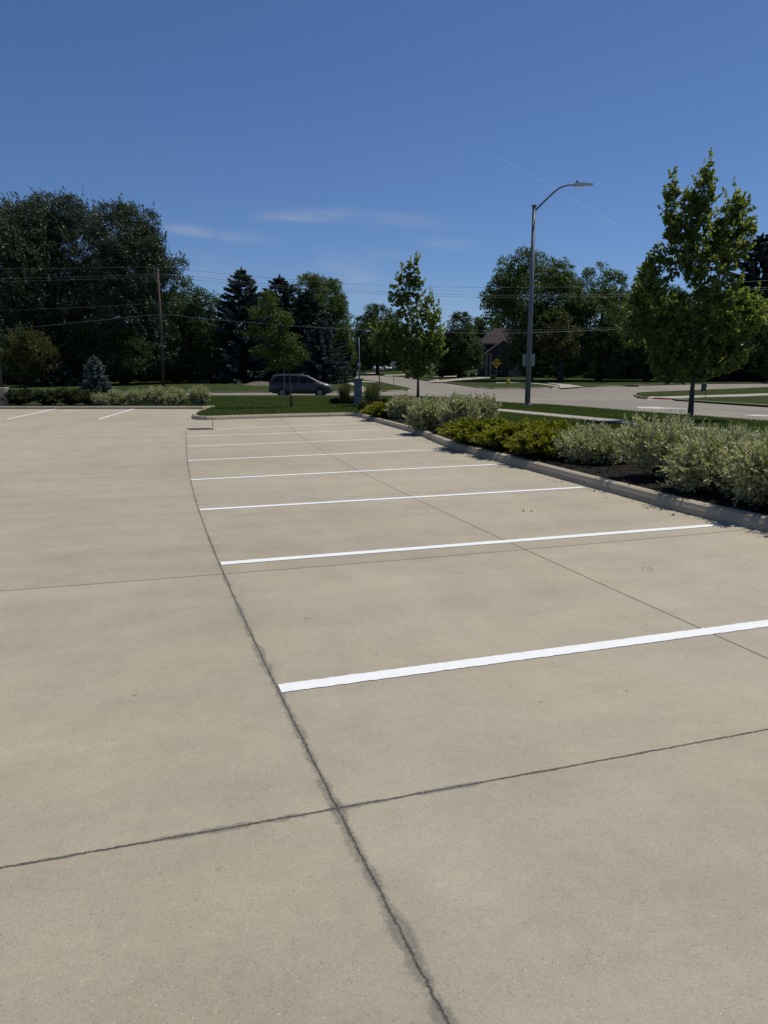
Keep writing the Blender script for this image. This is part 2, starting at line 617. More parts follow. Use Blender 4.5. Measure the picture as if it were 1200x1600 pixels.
def stone_mat():
    m, n, b = material('ledge_stone')
    t = n.node('ShaderNodeTexBrick')
    t.offset = .5
    x, y, z = n.xyz(n.pos())
    n.put(t.inputs['Vector'], n.comb(n.m('ADD', x, y), z, 0.0))
    for k, v in (('Color1', (.30, .32, .33, 1)), ('Color2', (.13, .15, .165, 1)), ('Mortar', (.03, .032, .035, 1)), ('Scale', 1.0), ('Mortar Size', .012), ('Brick Width', .22), ('Row Height', .11), ('Bias', -.1)):
        t.inputs[k].default_value = v
    n.put(b.inputs['Base Color'], n.scale_col(t.outputs[0], n.m('ADD', .6, n.m('MULTIPLY', n.noise(n.pos(), 14, 4, .7), .8))))
    b.inputs['Roughness'].default_value = .85
    n.put(b.inputs['Normal'], n.bump(t.outputs[0], .8, .03))
    return m


M['roof'] = roof_mat()
M['stone'] = stone_mat()
M['leaf_maple'] = leaf_material('maple_leaf', (.066, .115, .026), (.250, .285, .085), .55, .40, spec=.5)
M['leaf_locust'] = leaf_material('locust_leaf', (.028, .060, .012), (.090, .130, .024), .36, .5)
M['leaf_poplar'] = leaf_material('poplar_leaf', (.017, .034, .017), (.078, .106, .064), .2, .5, spec=.3)
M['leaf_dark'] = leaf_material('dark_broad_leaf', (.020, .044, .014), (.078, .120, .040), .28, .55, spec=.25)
M['leaf_mid'] = leaf_material('mid_broad_leaf', (.028, .060, .018), (.115, .165, .058), .32, .55, spec=.25)
M['leaf_olive'] = leaf_material('olive_leaf', (.034, .048, .012), (.085, .096, .026), .32, .5)
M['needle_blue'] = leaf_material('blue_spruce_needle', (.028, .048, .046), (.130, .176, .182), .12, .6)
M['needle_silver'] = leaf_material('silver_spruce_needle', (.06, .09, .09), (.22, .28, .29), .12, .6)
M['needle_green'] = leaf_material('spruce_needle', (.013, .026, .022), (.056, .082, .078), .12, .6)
M['varieg'] = leaf_material('variegated_leaf', (.030, .056, .016), (.125, .155, .060), .22, .5, margin=(.74, .73, .45))
M['varieg_old'] = M['varieg']
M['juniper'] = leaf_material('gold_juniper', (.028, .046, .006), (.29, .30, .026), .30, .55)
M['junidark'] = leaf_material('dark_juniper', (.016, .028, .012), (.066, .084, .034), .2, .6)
M['orngrass'] = leaf_material('feather_grass', (.030, .048, .018), (.135, .140, .075), .3, .55)

# ------------------------------------------------------------------ leaves


def nrm(a):
    return a / (np.linalg.norm(a, axis=1)[:, None] + 1e-9)


def leaf_obj(name, C, A, L, W, tint, mat, parent=None, up=.5, rng=RNG, fold=.18, margin=False):
    N = len(C)
    A = nrm(A)
    U = nrm(rng.normal(size=(N, 3)) + np.array([0, 0, up * 2]))
    S = nrm(np.cross(A, U))
    Nn = np.cross(S, A)
    L = np.broadcast_to(np.asarray(L, float), (N,))[:, None]
    W = np.broadcast_to(np.asarray(W, float), (N,))[:, None]
    V = np.empty((N, 4, 3))
    V[:, 0] = C - A * L * .5
    V[:, 1] = C + S * W * .5 - A * L * .06 + Nn * W * fold
    V[:, 2] = C + A * L * .5
    V[:, 3] = C - S * W * .5 - A * L * .06 + Nn * W * fold
    me = bpy.data.meshes.new(name)
    me.vertices.add(N * 4)
    me.vertices.foreach_set('co', V.reshape(-1).astype(np.float32))
    me.loops.add(N * 4)
    me.loops.foreach_set('vertex_index', np.arange(N * 4, dtype=np.int32))
    me.polygons.add(N)
    me.polygons.foreach_set('loop_start', np.arange(0, N * 4, 4, dtype=np.int32))
    me.polygons.foreach_set('loop_total', np.full(N, 4, dtype=np.int32))
    a = me.attributes.new('tint', 'FLOAT', 'POINT')
    a.data.foreach_set('value', np.repeat(np.clip(tint, 0, 1), 4).astype(np.float32))
    if margin:
        a = me.attributes.new('margin', 'FLOAT', 'POINT')
        a.data.foreach_set('value', np.tile(np.array([.25, 1, .25, 1], np.float32), N))
    me.update(calc_edges=True)
    return link(name, me, mat, parent)


def shell_points(lobes, n, rng, rmin=.5):
    lob = np.array(lobes, float)
    w = (lob[:, 3] * lob[:, 5] + lob[:, 4] * lob[:, 5] + lob[:, 3] * lob[:, 4])
    i = rng.choice(len(lob), size=n, p=w / w.sum())
    d = nrm(rng.normal(size=(n, 3)))
    r = rmin + (1 - rmin) * rng.random(n) ** .6
    c = lob[i, :3] + d * lob[i, 3:6] * r[:, None]
    return c, d, i


def expand(lobes, k, s, rng):
    out = list(lobes)
    for l in lobes:
        for _ in range(k):
            d = rng.normal(size=3)
            d /= np.linalg.norm(d)
            d[2] = abs(d[2]) * .8 if rng.random() < .75 else d[2]
            q = s * rng.uniform(.6, 1.25)
            out.append((l[0] + d[0] * l[3] * .85, l[1] + d[1] * l[4] * .85, l[2] + d[2] * l[5] * .85, l[3] * q, l[4] * q, l[5] * q))
    return out


def px_lobes(base, lob, Y, depth=.8):
    out = []
    for l in lob:
        cx, cy, rx, ry = l[:4]
        X, Z = ad(cx, cy, Y)
        a, c = rx * sc(Y), ry * sc(Y)
        dy = l[4] if len(l) > 4 else 0.0
        out.append((X - base[0], dy, Z - base[2], a, max(a, min(c, a * 1.4)) * depth, c))
    return out


def limbs(mb, lobes, H0, r0, top, rng, n=14, lean=(0, 0), rfac=1.0):
    """trunk and branches"""
    npt = 7
    tr = []
    for i in range(npt):
        t = i / (npt - 1)
        tr.append((lean[0] * t * t + .04 * math.sin(5 * t) * H0 * .1, lean[1] * t, top * t))
    rad = [r0 * (1.35 if i == 0 else 1.0 - .82 * i / (npt - 1)) for i in range(npt)]
    mb.tube(tr, rad, 9)
    idx = rng.permutation(len(lobes))[:n]
    for j in idx:
        l = lobes[j]
        e = np.array(l[:3])
        t = np.clip((e[2] - .35 * math.hypot(e[0], e[1]) - l[5] * .5) / top, H0 / top, .92)
        s = np.array([np.interp(t, np.linspace(0, 1, npt), [q[c] for q in tr]) for c in range(3)])
        rs = np.interp(t, np.linspace(0, 1, npt), rad) * .55 * rfac
        mid = s * .45 + e * .55 + np.array([0, 0, -.08 * np.linalg.norm(e - s)])
        mb.tube([s, s * .75 + mid * .25, mid, e, e + (e - mid) * .35], [rs, rs * .85, rs * .6, rs * .35, rs * .1], 6)


def broad_tree(name, label, cat, base_px, Y, lob, leafmat, barkmat, n_clump, per, leaf, seed, group=None, rc=None, trunk_r=.3,
               clear=.2, exp=(3, .42), wind=(0, 0, 0), shoots=0, shoot_len=1.2, up=.5, aspect=.62, rmin=.5, n_limb=14, tint_pow=1.4, base=None, shoot_dir=None):
    rng = np.random.default_rng(seed)
    if base is None:
        x, _ = ad(base_px[0], base_px[1], Y)
        base = (x, Y, float(zt(Y)) + (.1 if Y < 60 else 0.08))
    lobes0 = px_lobes(base, lob, Y, 1.15 if Y > 60 else .8)
    # spread lobes in depth
    lobes0 = [(l[0], l[1] + rng.uniform(-.25, .25) * l[4], *l[2:]) for l in lobes0]
    lobes = expand(lobes0, exp[0], exp[1], rng)
    t = thing(name, label, cat, base, 0, group)
    top = max(l[2] + l[5] * .4 for l in lobes0)
    mb = MB()
    limbs(mb, lobes0, clear * top, trunk_r, top * .9, rng, n_limb, lean=(np.mean([l[0] for l in lobes0]) * .5, 0))
    mb.build('trunk', barkmat, t, smooth=True)
    c, d, li = shell_points(lobes, n_clump, rng, rmin)
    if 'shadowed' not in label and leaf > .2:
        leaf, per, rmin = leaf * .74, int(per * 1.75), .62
    rc = rc or leaf * 2.0
    clump_t = rng.random(n_clump)
    C = np.repeat(c, per, 0) + nrm(rng.normal(size=(n_clump * per, 3))) * (rng.random((n_clump * per, 1)) ** .45) * rc * np.array([1, 1, .75])
    D = np.repeat(d, per, 0)
    A = D * .5 + rng.normal(size=C.shape) * .65 + np.array(wind) + np.array([0, 0, -.15])
    tint = np.repeat(clump_t, per) * .45 + rng.random(len(C)) ** tint_pow * .55
    if shoots:
        k = 16
        s0, sd, _ = shell_points(lobes, shoots, rng, .85)
        sd = nrm(sd * .7 + np.array(shoot_dir if shoot_dir is not None else (0, 0, 1.0)) + rng.normal(size=sd.shape) * .18)
        ln = shoot_len * rng.uniform(.5, 1.2, shoots)
        tt = np.linspace(0, 1, k)
        SC = s0[:, None] + sd[:, None] * (tt[None, :, None] * ln[:, None, None]) + rng.normal(size=(shoots, k, 3)) * leaf * .38 * (1.15 - tt)[None, :, None]
        C = np.concatenate([C, SC.reshape(-1, 3)])
        A = np.concatenate([A, np.repeat(sd, k, 0) * .5 + rng.normal(size=(shoots * k, 3)) * .6 + np.array(wind)])
        tint = np.concatenate([tint, .35 + .65 * rng.random(shoots * k)])
    keep = C[:, 2] > .25
    C, A, tint = C[keep], A[keep], tint[keep]
    L = leaf * rng.uniform(.7, 1.3, len(C))
    leaf_obj('crown', C, A, L, L * aspect, tint, leafmat, t, up, rng)
    return t


def spruce(name, label, base, Ht, Rb, mat, seed, group=None, whorl=.42, nbr=9, spray=.42, dens=1.0, lower=.04, power=.85, tier=.0):
    rng = np.random.default_rng(seed)
    t = thing(name, label, 'tree', base, 0, group)
    MB().tube([(0, 0, -.05), (0, 0, Ht * .5), (0, 0, Ht * .985)], [Ht * .016 + .02, Ht * .009 + .01, .008], 8).build('trunk', M['barkdark'], t, smooth=True)
    Cs, As, Ts = [], [], []
    z = lower * Ht
    while z < Ht * .97:
        tt = z / Ht
        r0 = Rb * (1 - tt) ** power * rng.uniform(.86, 1.1) + .02 * Ht * (1 - tt) * .5
        nb = max(5, int(nbr * (.5 + .6 * (1 - tt))))
        a0 = rng.uniform(0, 6.28)
        for b in range(nb):
            az = a0 + 6.283 * b / nb + rng.normal() * .18
            r = r0 * rng.uniform(.72, 1.14)
            dirh = np.array([math.cos(az), math.sin(az), 0])
            rise = .35 * (tt - .35)
            n = max(5, int(r / spray * 8.0 * dens))
            s = (np.arange(n) + rng.random(n)) / n
            s = .12 + .88 * s ** .75
            zz = z + rng.normal() * whorl * .25 + r * (rise * s - .26 * s + .24 * s ** 2.6)
            P = dirh[None] * (s * r)[:, None]
            P[:, 2] = zz
            for side in (-1, 1, 0, 2):
                perp = np.array([-dirh[1], dirh[0], 0])
                if side == 2:
                    A = dirh[None] * .45 + np.array([0, 0, -.75]) + rng.normal(size=(n, 3)) * .25
                else:
                    A = dirh[None] * (.9 if side else 1.1) + perp[None] * side * .75 + np.array([0, 0, .12]) + rng.normal(size=(n, 3)) * .22
                A = nrm(A)
                wd = spray * (.55 + .55 * (1 - s)) * rng.uniform(.7, 1.2, n)
                Cs.append(P + A * (wd * .42)[:, None])
                As.append(A)
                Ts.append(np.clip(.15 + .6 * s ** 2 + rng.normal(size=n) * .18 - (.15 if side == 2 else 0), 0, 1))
        z += whorl * (1.0 - .45 * tt)
    # leader
    k = 60
    zz = Ht * (.93 + .075 * rng.random(k))
    Cs.append(np.stack([rng.normal(size=k) * .03, rng.normal(size=k) * .03, zz], 1))
    As.append(nrm(rng.normal(size=(k, 3)) * .6 + np.array([0, 0, 1.2])))
    Ts.append(np.full(k, .6))
    C, A, T = np.concatenate(Cs), np.concatenate(As), np.concatenate(Ts)
    L = spray * rng.uniform(.65, 1.2, len(C))
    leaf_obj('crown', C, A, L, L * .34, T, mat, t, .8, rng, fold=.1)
    return t


def shoot_shrub(name, label, cat, base, lobes, n_shoot, leaf, seed, mat, group=None, margin=True, per=13, slen=.32, rz=0.0, aspect=.36, upb=.75):
    """shrub of upright leafy shoots"""
    rng = np.random.default_rng(seed)
    t = thing(name, label, cat, base, rz, group)
    c, d, _ = shell_points(lobes, int(n_shoot * 1.9), rng, .45)
    keep = c[:, 2] > .05
    c, d = c[keep], d[keep]
    n = len(c)
    sd = nrm(d * .75 + np.array([0, 0, upb]) + rng.normal(size=(n, 3)) * .28)
    ln = slen * rng.uniform(.55, 1.3, n)
    mb = MB()
    for i in range(0, n, 3):
        e = c[i]
        s = np.array([e[0] * .15, e[1] * .15, 0.0])
        mb.tube([s, s * .45 + e * .55 + np.array([0, 0, .03]), e, e + sd[i] * ln[i] * .8], [.009, .006, .004, .002], 4, cap=False)
    mb.build('stem', M['bark'], t)
    tt = np.linspace(-.15, 1, per)
    P = c[:, None] + sd[:, None] * (tt[None, :, None] * ln[:, None, None])
    rnd = rng.normal(size=(n, per, 3))
    perp = rnd - (rnd * sd[:, None]).sum(-1, keepdims=True) * sd[:, None]
    perp /= np.linalg.norm(perp, axis=-1, keepdims=True)
    A = sd[:, None] * .95 + perp * (.95 - .5 * tt)[None, :, None]
    L = leaf * rng.uniform(.65, 1.25, (n, per)) * (1.0 - .25 * np.clip(tt, 0, 1))[None]
    A /= np.linalg.norm(A, axis=-1, keepdims=True)
    C = P + A * (L * .5)[..., None]
    stint = rng.random(n)
    tint = stint[:, None] * .5 + .5 * rng.random((n, per))
    leaf_obj('foliage', C.reshape(-1, 3), A.reshape(-1, 3), L.reshape(-1), L.reshape(-1) * aspect, tint.reshape(-1), mat, t, .5, rng, margin=margin)
    return t


def juniper(name, label, base, w, h, seed, mat, group=None, nb=150, spr=.16, rz=0.0, dp=1.0):
    rng = np.random.default_rng(seed)
    t = thing(name, label, 'shrub', base, rz, group)
    mb = MB()
    Cs, As, Ls, Ts = [], [], [], []
    for b in range(nb):
        az = rng.uniform(0, 6.283)
        el = rng.uniform(.08, 1.05)
        r = .5 * w * rng.uniform(.7, 1.12)
        dh = np.array([math.cos(az), math.sin(az) * dp, 0])
        ex = dh * r * math.cos(el)
        ez = h * (.30 + .72 * math.sin(el)) * rng.uniform(.75, 1.1)
        k = 26
        s = np.linspace(.2, 1, k)
        P = ex[None] * s[:, None] + np.array([0, 0, 1])[None] * (ez * (1.6 * s - .6 * s * s))[:, None] * .98
        mb.tube([(0, 0, 0), P[k // 2], P[-1]], [.010, .006, .002], 4, cap=False)
        tan = nrm(np.gradient(P, axis=0))
        for _ in range(3):
            A = nrm(tan + rng.normal(size=(k, 3)) * .55 + np.array([0, 0, .12]))
            L = spr * rng.uniform(.6, 1.2, k) * (1.1 - .45 * s)
            Cs.append(P + A * (L * .45)[:, None])
            As.append(A)
            Ls.append(L)
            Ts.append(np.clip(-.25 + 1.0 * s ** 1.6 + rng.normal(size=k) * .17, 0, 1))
    C, A, L, T = map(np.concatenate, (Cs, As, Ls, Ts))
    keep = C[:, 2] > .02
    mb.build('stem', M['bark'], t)
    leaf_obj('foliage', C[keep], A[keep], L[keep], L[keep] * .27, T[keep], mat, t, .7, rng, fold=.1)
    return t


def blade_tuft(name, label, base, h, w, n, seed, group=None):
    rng = np.random.default_rng(seed)
    t = thing(name, label, 'grass', base, 0, group)
    V, Fc, tn = [], [], []
    for i in range(n):
        az = rng.uniform(0, 6.283)
        sp = w * .5 * rng.random() ** .9 * (.5 + .5 * rng.random())
        hh = h * rng.uniform(.55, 1.05)
        d = np.array([math.cos(az), math.sin(az), 0])
        p = np.array([-d[1], d[0], 0])
        r0 = d * rng.uniform(0, .20)
        wd = rng.uniform(.006, .012)
        k = 5
        b0 = len(V)
        tv = rng.random()
        for j in range(k):
            s = j / (k - 1)
            c = r0 + d * sp * s ** 1.8 + np.array([0, 0, hh * (s - .12 * s ** 3)])
            ww = wd * (1 - s * .75)
            V += [c - p * ww, c + p * ww]
            tn += [tv * .6 + s * .4] * 2
        for j in range(k - 1):
            Fc.append((b0 + 2 * j, b0 + 2 * j + 1, b0 + 2 * j + 3, b0 + 2 * j + 2))
    me = bpy.data.meshes.new(name)
    me.from_pydata([tuple(v) for v in V], [], Fc)
    a = me.attributes.new('tint', 'FLOAT', 'POINT')
    a.data.foreach_set('value', np.array(tn, np.float32))
    link('blades', me, M['orngrass'], t)
    return t


# ================================================================== GROUND
RAISE = .13
ground_poly = [(-700, -30), (700, -30), (700, 600), (-700, 600)]
sheet('ground', ground_poly, -.03, M['grass'])
sheet('road', [(-90, 8), (110, 8), (110, 150), (70, 178), (-40, 178), (-90, 150)], 0.0, M['road'])

# foot of the kerb along the planted bed (near -> far), then round the lawn end
bed_px = [(1200, 833), (1067, 802.5), (960, 772.5), (887, 752.5), (800, 728), (699, 699.5), (648, 678), (600, 664), (566, 654)]
bp = GP(bed_px)
d0 = np.array(bp[0]) - np.array(bp[1])
d0 /= np.linalg.norm(d0)
bp = [tuple(np.array(bp[0]) + d0 * 10), tuple(np.array(bp[0]) + d0 * 4)] + bp
front_px = [(556, 650.5), (520, 651), (437, 653), (370, 655), (325, 656.5)]
tip_px = [(306, 656), (299, 653), (303, 649), (318, 643), (333, 638.6)]
bed_path = smooth_path(bp, .5)
fp, tp = GP(front_px), GP(tip_px)
front_path = smooth_path([bp[-1]] + fp + tp, .4)
YC = 39.2
left_far = [tp[-1], (tp[-1][0] - .9, YC), (-14, YC), (-30, YC), (-62, YC)]
far_path = smooth_path(left_far[1:], 1.0)
join_path = smooth_path([tp[-1], ((tp[-1][0] * 2 + left_far[1][0]) / 3, YC - .12), left_far[1]], .3)
lot_side = bed_path + front_path[1:] + join_path[1:] + far_path[1:]
kerb(lot_side, -1, M['kerb'], h=.155, w=.20, seg=6.0, gap=.012)
lot_in = offset_path(lot_side, -.185)

# near kerb of the street behind the lawn
road_px = [(330, 619.8), (480, 619.9), (600, 620.3), (650, 621.2), (700, 623.5), (760, 628.6), (870, 637), (1000, 648), (1100, 656), (1200, 664)]
rp = GP(road_px)
yl = rp[0][1]
d1 = np.array(rp[-1]) - np.array(rp[-2])
d1 /= np.linalg.norm(d1)
rp = [(-62, yl), (-40, yl), (-25, yl)] + rp + [tuple(np.array(rp[-1]) + d1 * 12), tuple(np.array(rp[-1]) + d1 * 32)]
street_path = smooth_path(rp, .8)
kerb(street_path, 1 * -1, M['kerb'], h=.13, w=.15)
street_in = offset_path(street_path, -.14)
lawn_poly = lot_in + street_in
sheet('lawn', lawn_poly, RAISE, M['grass'], skirt=.2)

# parking lot
lot_poly = [(-70, -8), (14, -8)] + [offset_path(lot_side, -.08)[i] for i in range(0, len(lot_side), 2)] + [(-62, YC + .08), (-70, YC + .08)]
sheet('parking_lot', lot_poly, .004, M['lot'])

# planted bed mulch
bed_l = offset_path(bed_path, -.205)
bed_r = offset_path(bed_path, -2.75)
bed_poly = bed_l + list(reversed(bed_r))
bedfar = [bed_l[-1], (bed_l[-1][0] - .3, bed_l[-1][1] + .2)]
sheet('mulch_bed', bed_poly, RAISE + .012, M['mulch'], cut=.22, bump=.035)

# pavement along the street
walk_px_c = [(765, 639.6), (860, 648.6), (1019, 664), (1166, 679.5), (1240, 687.5)]
wp = GP(walk_px_c, RAISE)
dw = np.array(wp[-1]) - np.array(wp[-2])
dw /= np.linalg.norm(dw)
wp = GP([(700, 633.5)], RAISE) + wp + [tuple(np.array(wp[-1]) + dw * 14)]
walk_c = smooth_path(wp, .8)
walk_poly = offset_path(walk_c, .68) + list(reversed(offset_path(walk_c, -.68)))
sheet('pavement', walk_poly, RAISE + .008, M['walk'])


# ---- parking stripes (left end, right end) as ribbons 10 cm wide
def ribbon(p, q, w, off, mat, name, rag=.004, n=40):
    p, q = np.array(p), np.array(q)
    t = (q - p) / np.linalg.norm(q - p)
    nn = np.array([-t[1], t[0]])
    vs, fs = [], []
    for i in range(n + 1):
        c = p + (q - p) * i / n
        for s in (-1, 1):
            e = c + nn * (s * (w / 2 + random.uniform(-rag, rag)))
            vs.append((e[0], e[1], float(zt(e[1])) + off))
    for i in range(n):
        fs.append((2 * i, 2 * i + 1, 2 * i + 3, 2 * i + 2))
    return struct(MB().add(vs, fs).build(name, mat))


stripes = [((437, 1077.5), (1268, 966)), ((345, 881.5), (1125, 820.8)), ((312, 797.3), (911, 762)), ((298, 750.3), (778, 726)), ((293.5, 720), (695, 702.6)),
           ((292, 698), (632, 685)), ((292, 682.4), (596, 671.7)), ((331, 671.4), (568, 661.5))]
for a, b in stripes:
    ribbon(gp(*a), gp(*b), .112, .008, M['paint'], 'stripe', n=160)
for a, b in (((11, 655.3), (89, 638.8)), ((154, 655.3), (208, 639.3))):
    ribbon(gp(*a), gp(*b), .11, .008, M['paint'], 'stripe')
# dark flat patch and the slab joint beside it, at the end of the last stripe
ribbon(gp(294, 671.0), gp(331, 670), .95, .008, M['patchdark'], 'dark_patch', rag=.05, n=12)
ribbon(gp(332.5, 670), gp(332, 656.5), .022, .008, M['patchdark'], 'pavement_joint', rag=.003)
# faint street markings
for a, b, w, m in (((854, 630.2), (955, 638), .12, 'faint'), ((965, 627.8), (1230, 647.5), .12, 'faint'), ((700, 615.5), (856, 620), .1, 'faint')):
    ribbon(gp(*a), gp(*b), w, .008, M[m], 'lane_line', rag=.02)
for a in (((993, 636.0), (1030, 636.0), (1038, 637.3), (1074, 638.2), (1074, 638.9), (1036, 638.9), (1027, 639.1), (997, 638.0)),
          ((1160, 649.2), (1180, 648.2), (1215, 649.6), (1240, 651.4), (1240, 652.4), (1206, 651.4), (1180, 650.6))):
    sheet('turn_arrow', GP(a), .010, M['worn'])

# ---- lawns across the street
far_l = GP([(-260, 613.6), (-60, 613.6), (150, 613.6), (340, 613.6), (480, 613.4), (563, 613.2), (600, 612.3), (636, 611), (645, 609.3), (640, 607.6), (620, 603.4), (598, 598.4), (585, 596.4), (555, 592.6), (528, 587.8), (500, 584.5), (440, 582), (300, 582), (-260, 582)])
sheet('lawn', far_l, .11, M['grass'], skirt=.2)
kerb(smooth_path(far_l[:14], 1.2), 1, M['kerb'], h=.12, w=.15, seg=4)
mid_l = GP([(684, 597.2), (720, 602.2), (746, 606), (766, 607.6), (822, 608), (862, 607), (874, 605.6), (876, 604), (862, 601.5), (848, 596), (850, 578), (700, 578), (690, 590)])
sheet('lawn', mid_l, .11, M['grass'], skirt=.2)
kerb(smooth_path(mid_l[:8], 1.2), 1, M['kerb'], h=.12, w=.15, seg=4)
mid_s = GP([(652, 592.5), (660, 594.6), (669, 595.6), (672, 594.6), (690, 590), (700, 578), (640, 578), (640, 588)])
sheet('lawn', mid_s, .11, M['grass'], skirt=.2)
right_l = GP([(911, 605.2), (980, 603.6), (1060, 601.2), (1114, 600), (1200, 599.5), (1330, 598.5), (1900, 596), (1900, 580), (850, 578), (848, 596), (866, 600), (890, 601.5)])
sheet('lawn', right_l, .11, M['grass'], skirt=.2)
kerb(smooth_path(right_l[:6], 1.2), 1, M['kerb'], h=.12, w=.15, seg=4)
drive = GP([(669, 595.9), (684, 597.2), (720, 594.2), (770, 589.8), (824, 583.6), (824, 582.2), (770, 587), (720, 591), (700, 593)], .11)
sheet('driveway', drive, .118, M['walk'])
sheet('path', GP([(676, 588.7), (720, 587.0), (745, 583.9), (762, 581.3), (764, 582.3), (747, 585.2), (720, 588.2), (676, 590.0)], .11), .122, M['walk'])
sheet('path', GP([(775, 597.6), (820, 596.6), (850, 599.8), (876, 603.4), (876, 604.8), (848, 601), (820, 597.9), (775, 598.8)], .11), .122, M['walk'])
sheet('driveway', GP([(874, 607.6), (912, 605.3), (890, 601.4), (862, 599.2), (850, 598.6), (872, 602.2), (876, 604)], .05), .118, M['walk'])
sheet('path', GP([(526, 592.3), (534, 591.4), (557, 600.2), (568, 604), (574.5, 608.5), (576.5, 613.4), (563, 613.4), (561, 606.5), (553, 602.7)], .11), .118, M['walk'])
sheet('driveway', GP([(560, 595.4), (585, 596.2), (590, 597.2), (562, 597)], .11), .122, M['walk'])
# drives on the far side of the side street
far_r = GP([(560, 586.2), (600, 587.3), (636, 589.5), (652, 591), (640, 577), (560, 576)])
sheet('lawn', far_r, .11, M['grass'], skirt=.2)
sheet('driveway', GP([(558, 584.5), (585, 582.4), (611, 578.9), (618, 578.9), (592, 583.2), (560, 585.8)], .11), .118, M['walk'])
sheet('driveway', GP([(600, 585.6), (634, 584.6), (634, 586.2), (602, 587.2)], .11), .118, M['walk'])

# ---- right-hand lawn corner with the red tactile ramp
isl = GP([(990, 618.6), (992, 616.4), (1002, 614.6), (1075, 611.6), (1200, 606.2), (1700, 585.5), (1700, 674), (1200, 636.6), (1089, 629), (1052, 626.2), (1046, 621.6), (1016, 620.2), (1009, 623.6), (996, 622)])
sheet('lawn', isl, .12, M['grass'], skirt=.2)
kerb(smooth_path(isl[6:10], .8), -1, M['kerb'], h=.14, w=.15)
kerb(smooth_path([isl[12], isl[13], isl[0], isl[1], isl[2], isl[3], isl[4]], .8), -1, M['kerb'], h=.14, w=.15)
sheet('pavement', GP([(1010, 620.4), (1060, 618.8), (1130, 616.8), (1200, 614.6), (1700, 596.4), (1700, 600.5), (1200, 617.6), (1160, 619.6), (1100, 620.6), (1066, 622.6), (1048, 622.6)], .12), .128, M['walk'])
ramp = GP([(1009, 624.2), (1054, 626.9), (1047, 621.5), (1015, 620.1)])
MB().add([(ramp[0][0], ramp[0][1], .006), (ramp[1][0], ramp[1][1], .006), (ramp[2][0], ramp[2][1], .132), (ramp[3][0], ramp[3][1], .132)], [(0, 1, 2, 3)]).build('ramp', M['walk'])['kind'] = 'structure'
a0, a1, a2, a3 = [np.array(q) for q in ramp]
rq = [a0 * .75 + a1 * .25, a1 * .93 + a0 * .07, a2 * .9 + a3 * .1, a3 * .72 + a2 * .28]
rz = [.006 + .126 * t for t in (.12, .12, .72, .72)]
lo = [rq[0] * .88 + rq[3] * .12, rq[1] * .88 + rq[2] * .12, rq[1] * .28 + rq[2] * .72, rq[0] * .28 + rq[3] * .72]
tag(MB().add([(p[0], p[1], z + .012) for p, z in zip(lo, rz)], [(0, 1, 2, 3)]).build('tactile_paving', M['red']), kind='structure')

# ------------------------------------------------------------------ grass blades, chips, litter


def scatter(poly, n, rng, excl=()):
    P = np.array(poly)
    lo, hi = P.min(0), P.max(0)
    q = rng.random((n, 2)) * (hi - lo) + lo
    k = inside(q, poly)
    for e in excl:
        k &= ~inside(q, e)
    return q[k]


rg = np.random.default_rng(5)
grow = lambda p: p
strip = [p for p in bed_path if p[1] > 3]
near_lawn = [p for p in lawn_poly if True]
area1 = [(4, 6), (22, 6), (22, 30), (3, 48), (-3, 48), (-3, 30)]
area2 = [(-14, 28), (5, 28), (5, 60), (-14, 60)]
q1 = scatter(area1, 330000, rg, (bed_poly, walk_poly))
q1 = q1[inside(q1, lawn_poly)]
q2 = scatter(area2, 90000, rg, (bed_poly, walk_poly))
q2 = q2[inside(q2, lawn_poly) & ~inside(q2, area1)]
q = np.concatenate([q1, q2])
pn = np.sin(q[:, 0] * 1.3 + np.sin(q[:, 1] * .9) * 2) * .5 + .5
hgt = rg.uniform(.05, .095, len(q))
C = np.stack([q[:, 0], q[:, 1], RAISE + hgt * .45], 1)
A = rg.normal(size=C.shape) * .32 + np.array([0, 0, 1.0])
tag(leaf_obj('grass', C, A, hgt, .022, rg.random(len(C)) * .7 + .3 * pn, M['blade'], None, 0, rg), kind='stuff')
qm = scatter(bed_poly, 42000, rg)
C = np.stack([qm[:, 0], qm[:, 1], RAISE + .035 + rg.random(len(qm)) * .02], 1)
A = rg.normal(size=C.shape) * np.array([1, 1, .3])
L = rg.uniform(.03, .085, len(C))
tag(leaf_obj('mulch_chips', C, A, L, L * .35, rg.random(len(C)) ** 2, M['chip'], None, .8, rg), kind='stuff')
# dead leaves and grit by the kerb
lp = []
for p in GP([(1037, 797), (1045, 797), (1046, 797.6), (705, 703), (708, 704.5), (935, 768), (948, 779), (826, 800), (1009, 891), (783, 711), (860, 742), (1075, 806), (990, 783)]):
    for _ in range(3):
        lp.append((p[0] + random.gauss(0, .03), p[1] + random.gauss(0, .03)))
bl = np.array(offset_path(bed_path, .05))
for i in range(240):
    k = rg.integers(6, len(bl) - 2)
    lp.append((bl[k][0] - abs(rg.normal()) * .10, bl[k][1] + rg.normal() * .25))
lp = np.array(lp)
C = np.stack([lp[:, 0], lp[:, 1], np.full(len(lp), .016)], 1)
L = rg.uniform(.015, .05, len(C))
tag(leaf_obj('leaf_litter', C, rg.normal(size=C.shape) * np.array([1, 1, .15]), L, L * .55, rg.random(len(C)), M['chip'], None, 1.5, rg), kind='stuff')

# ================================================================== SHRUBS IN THE BED


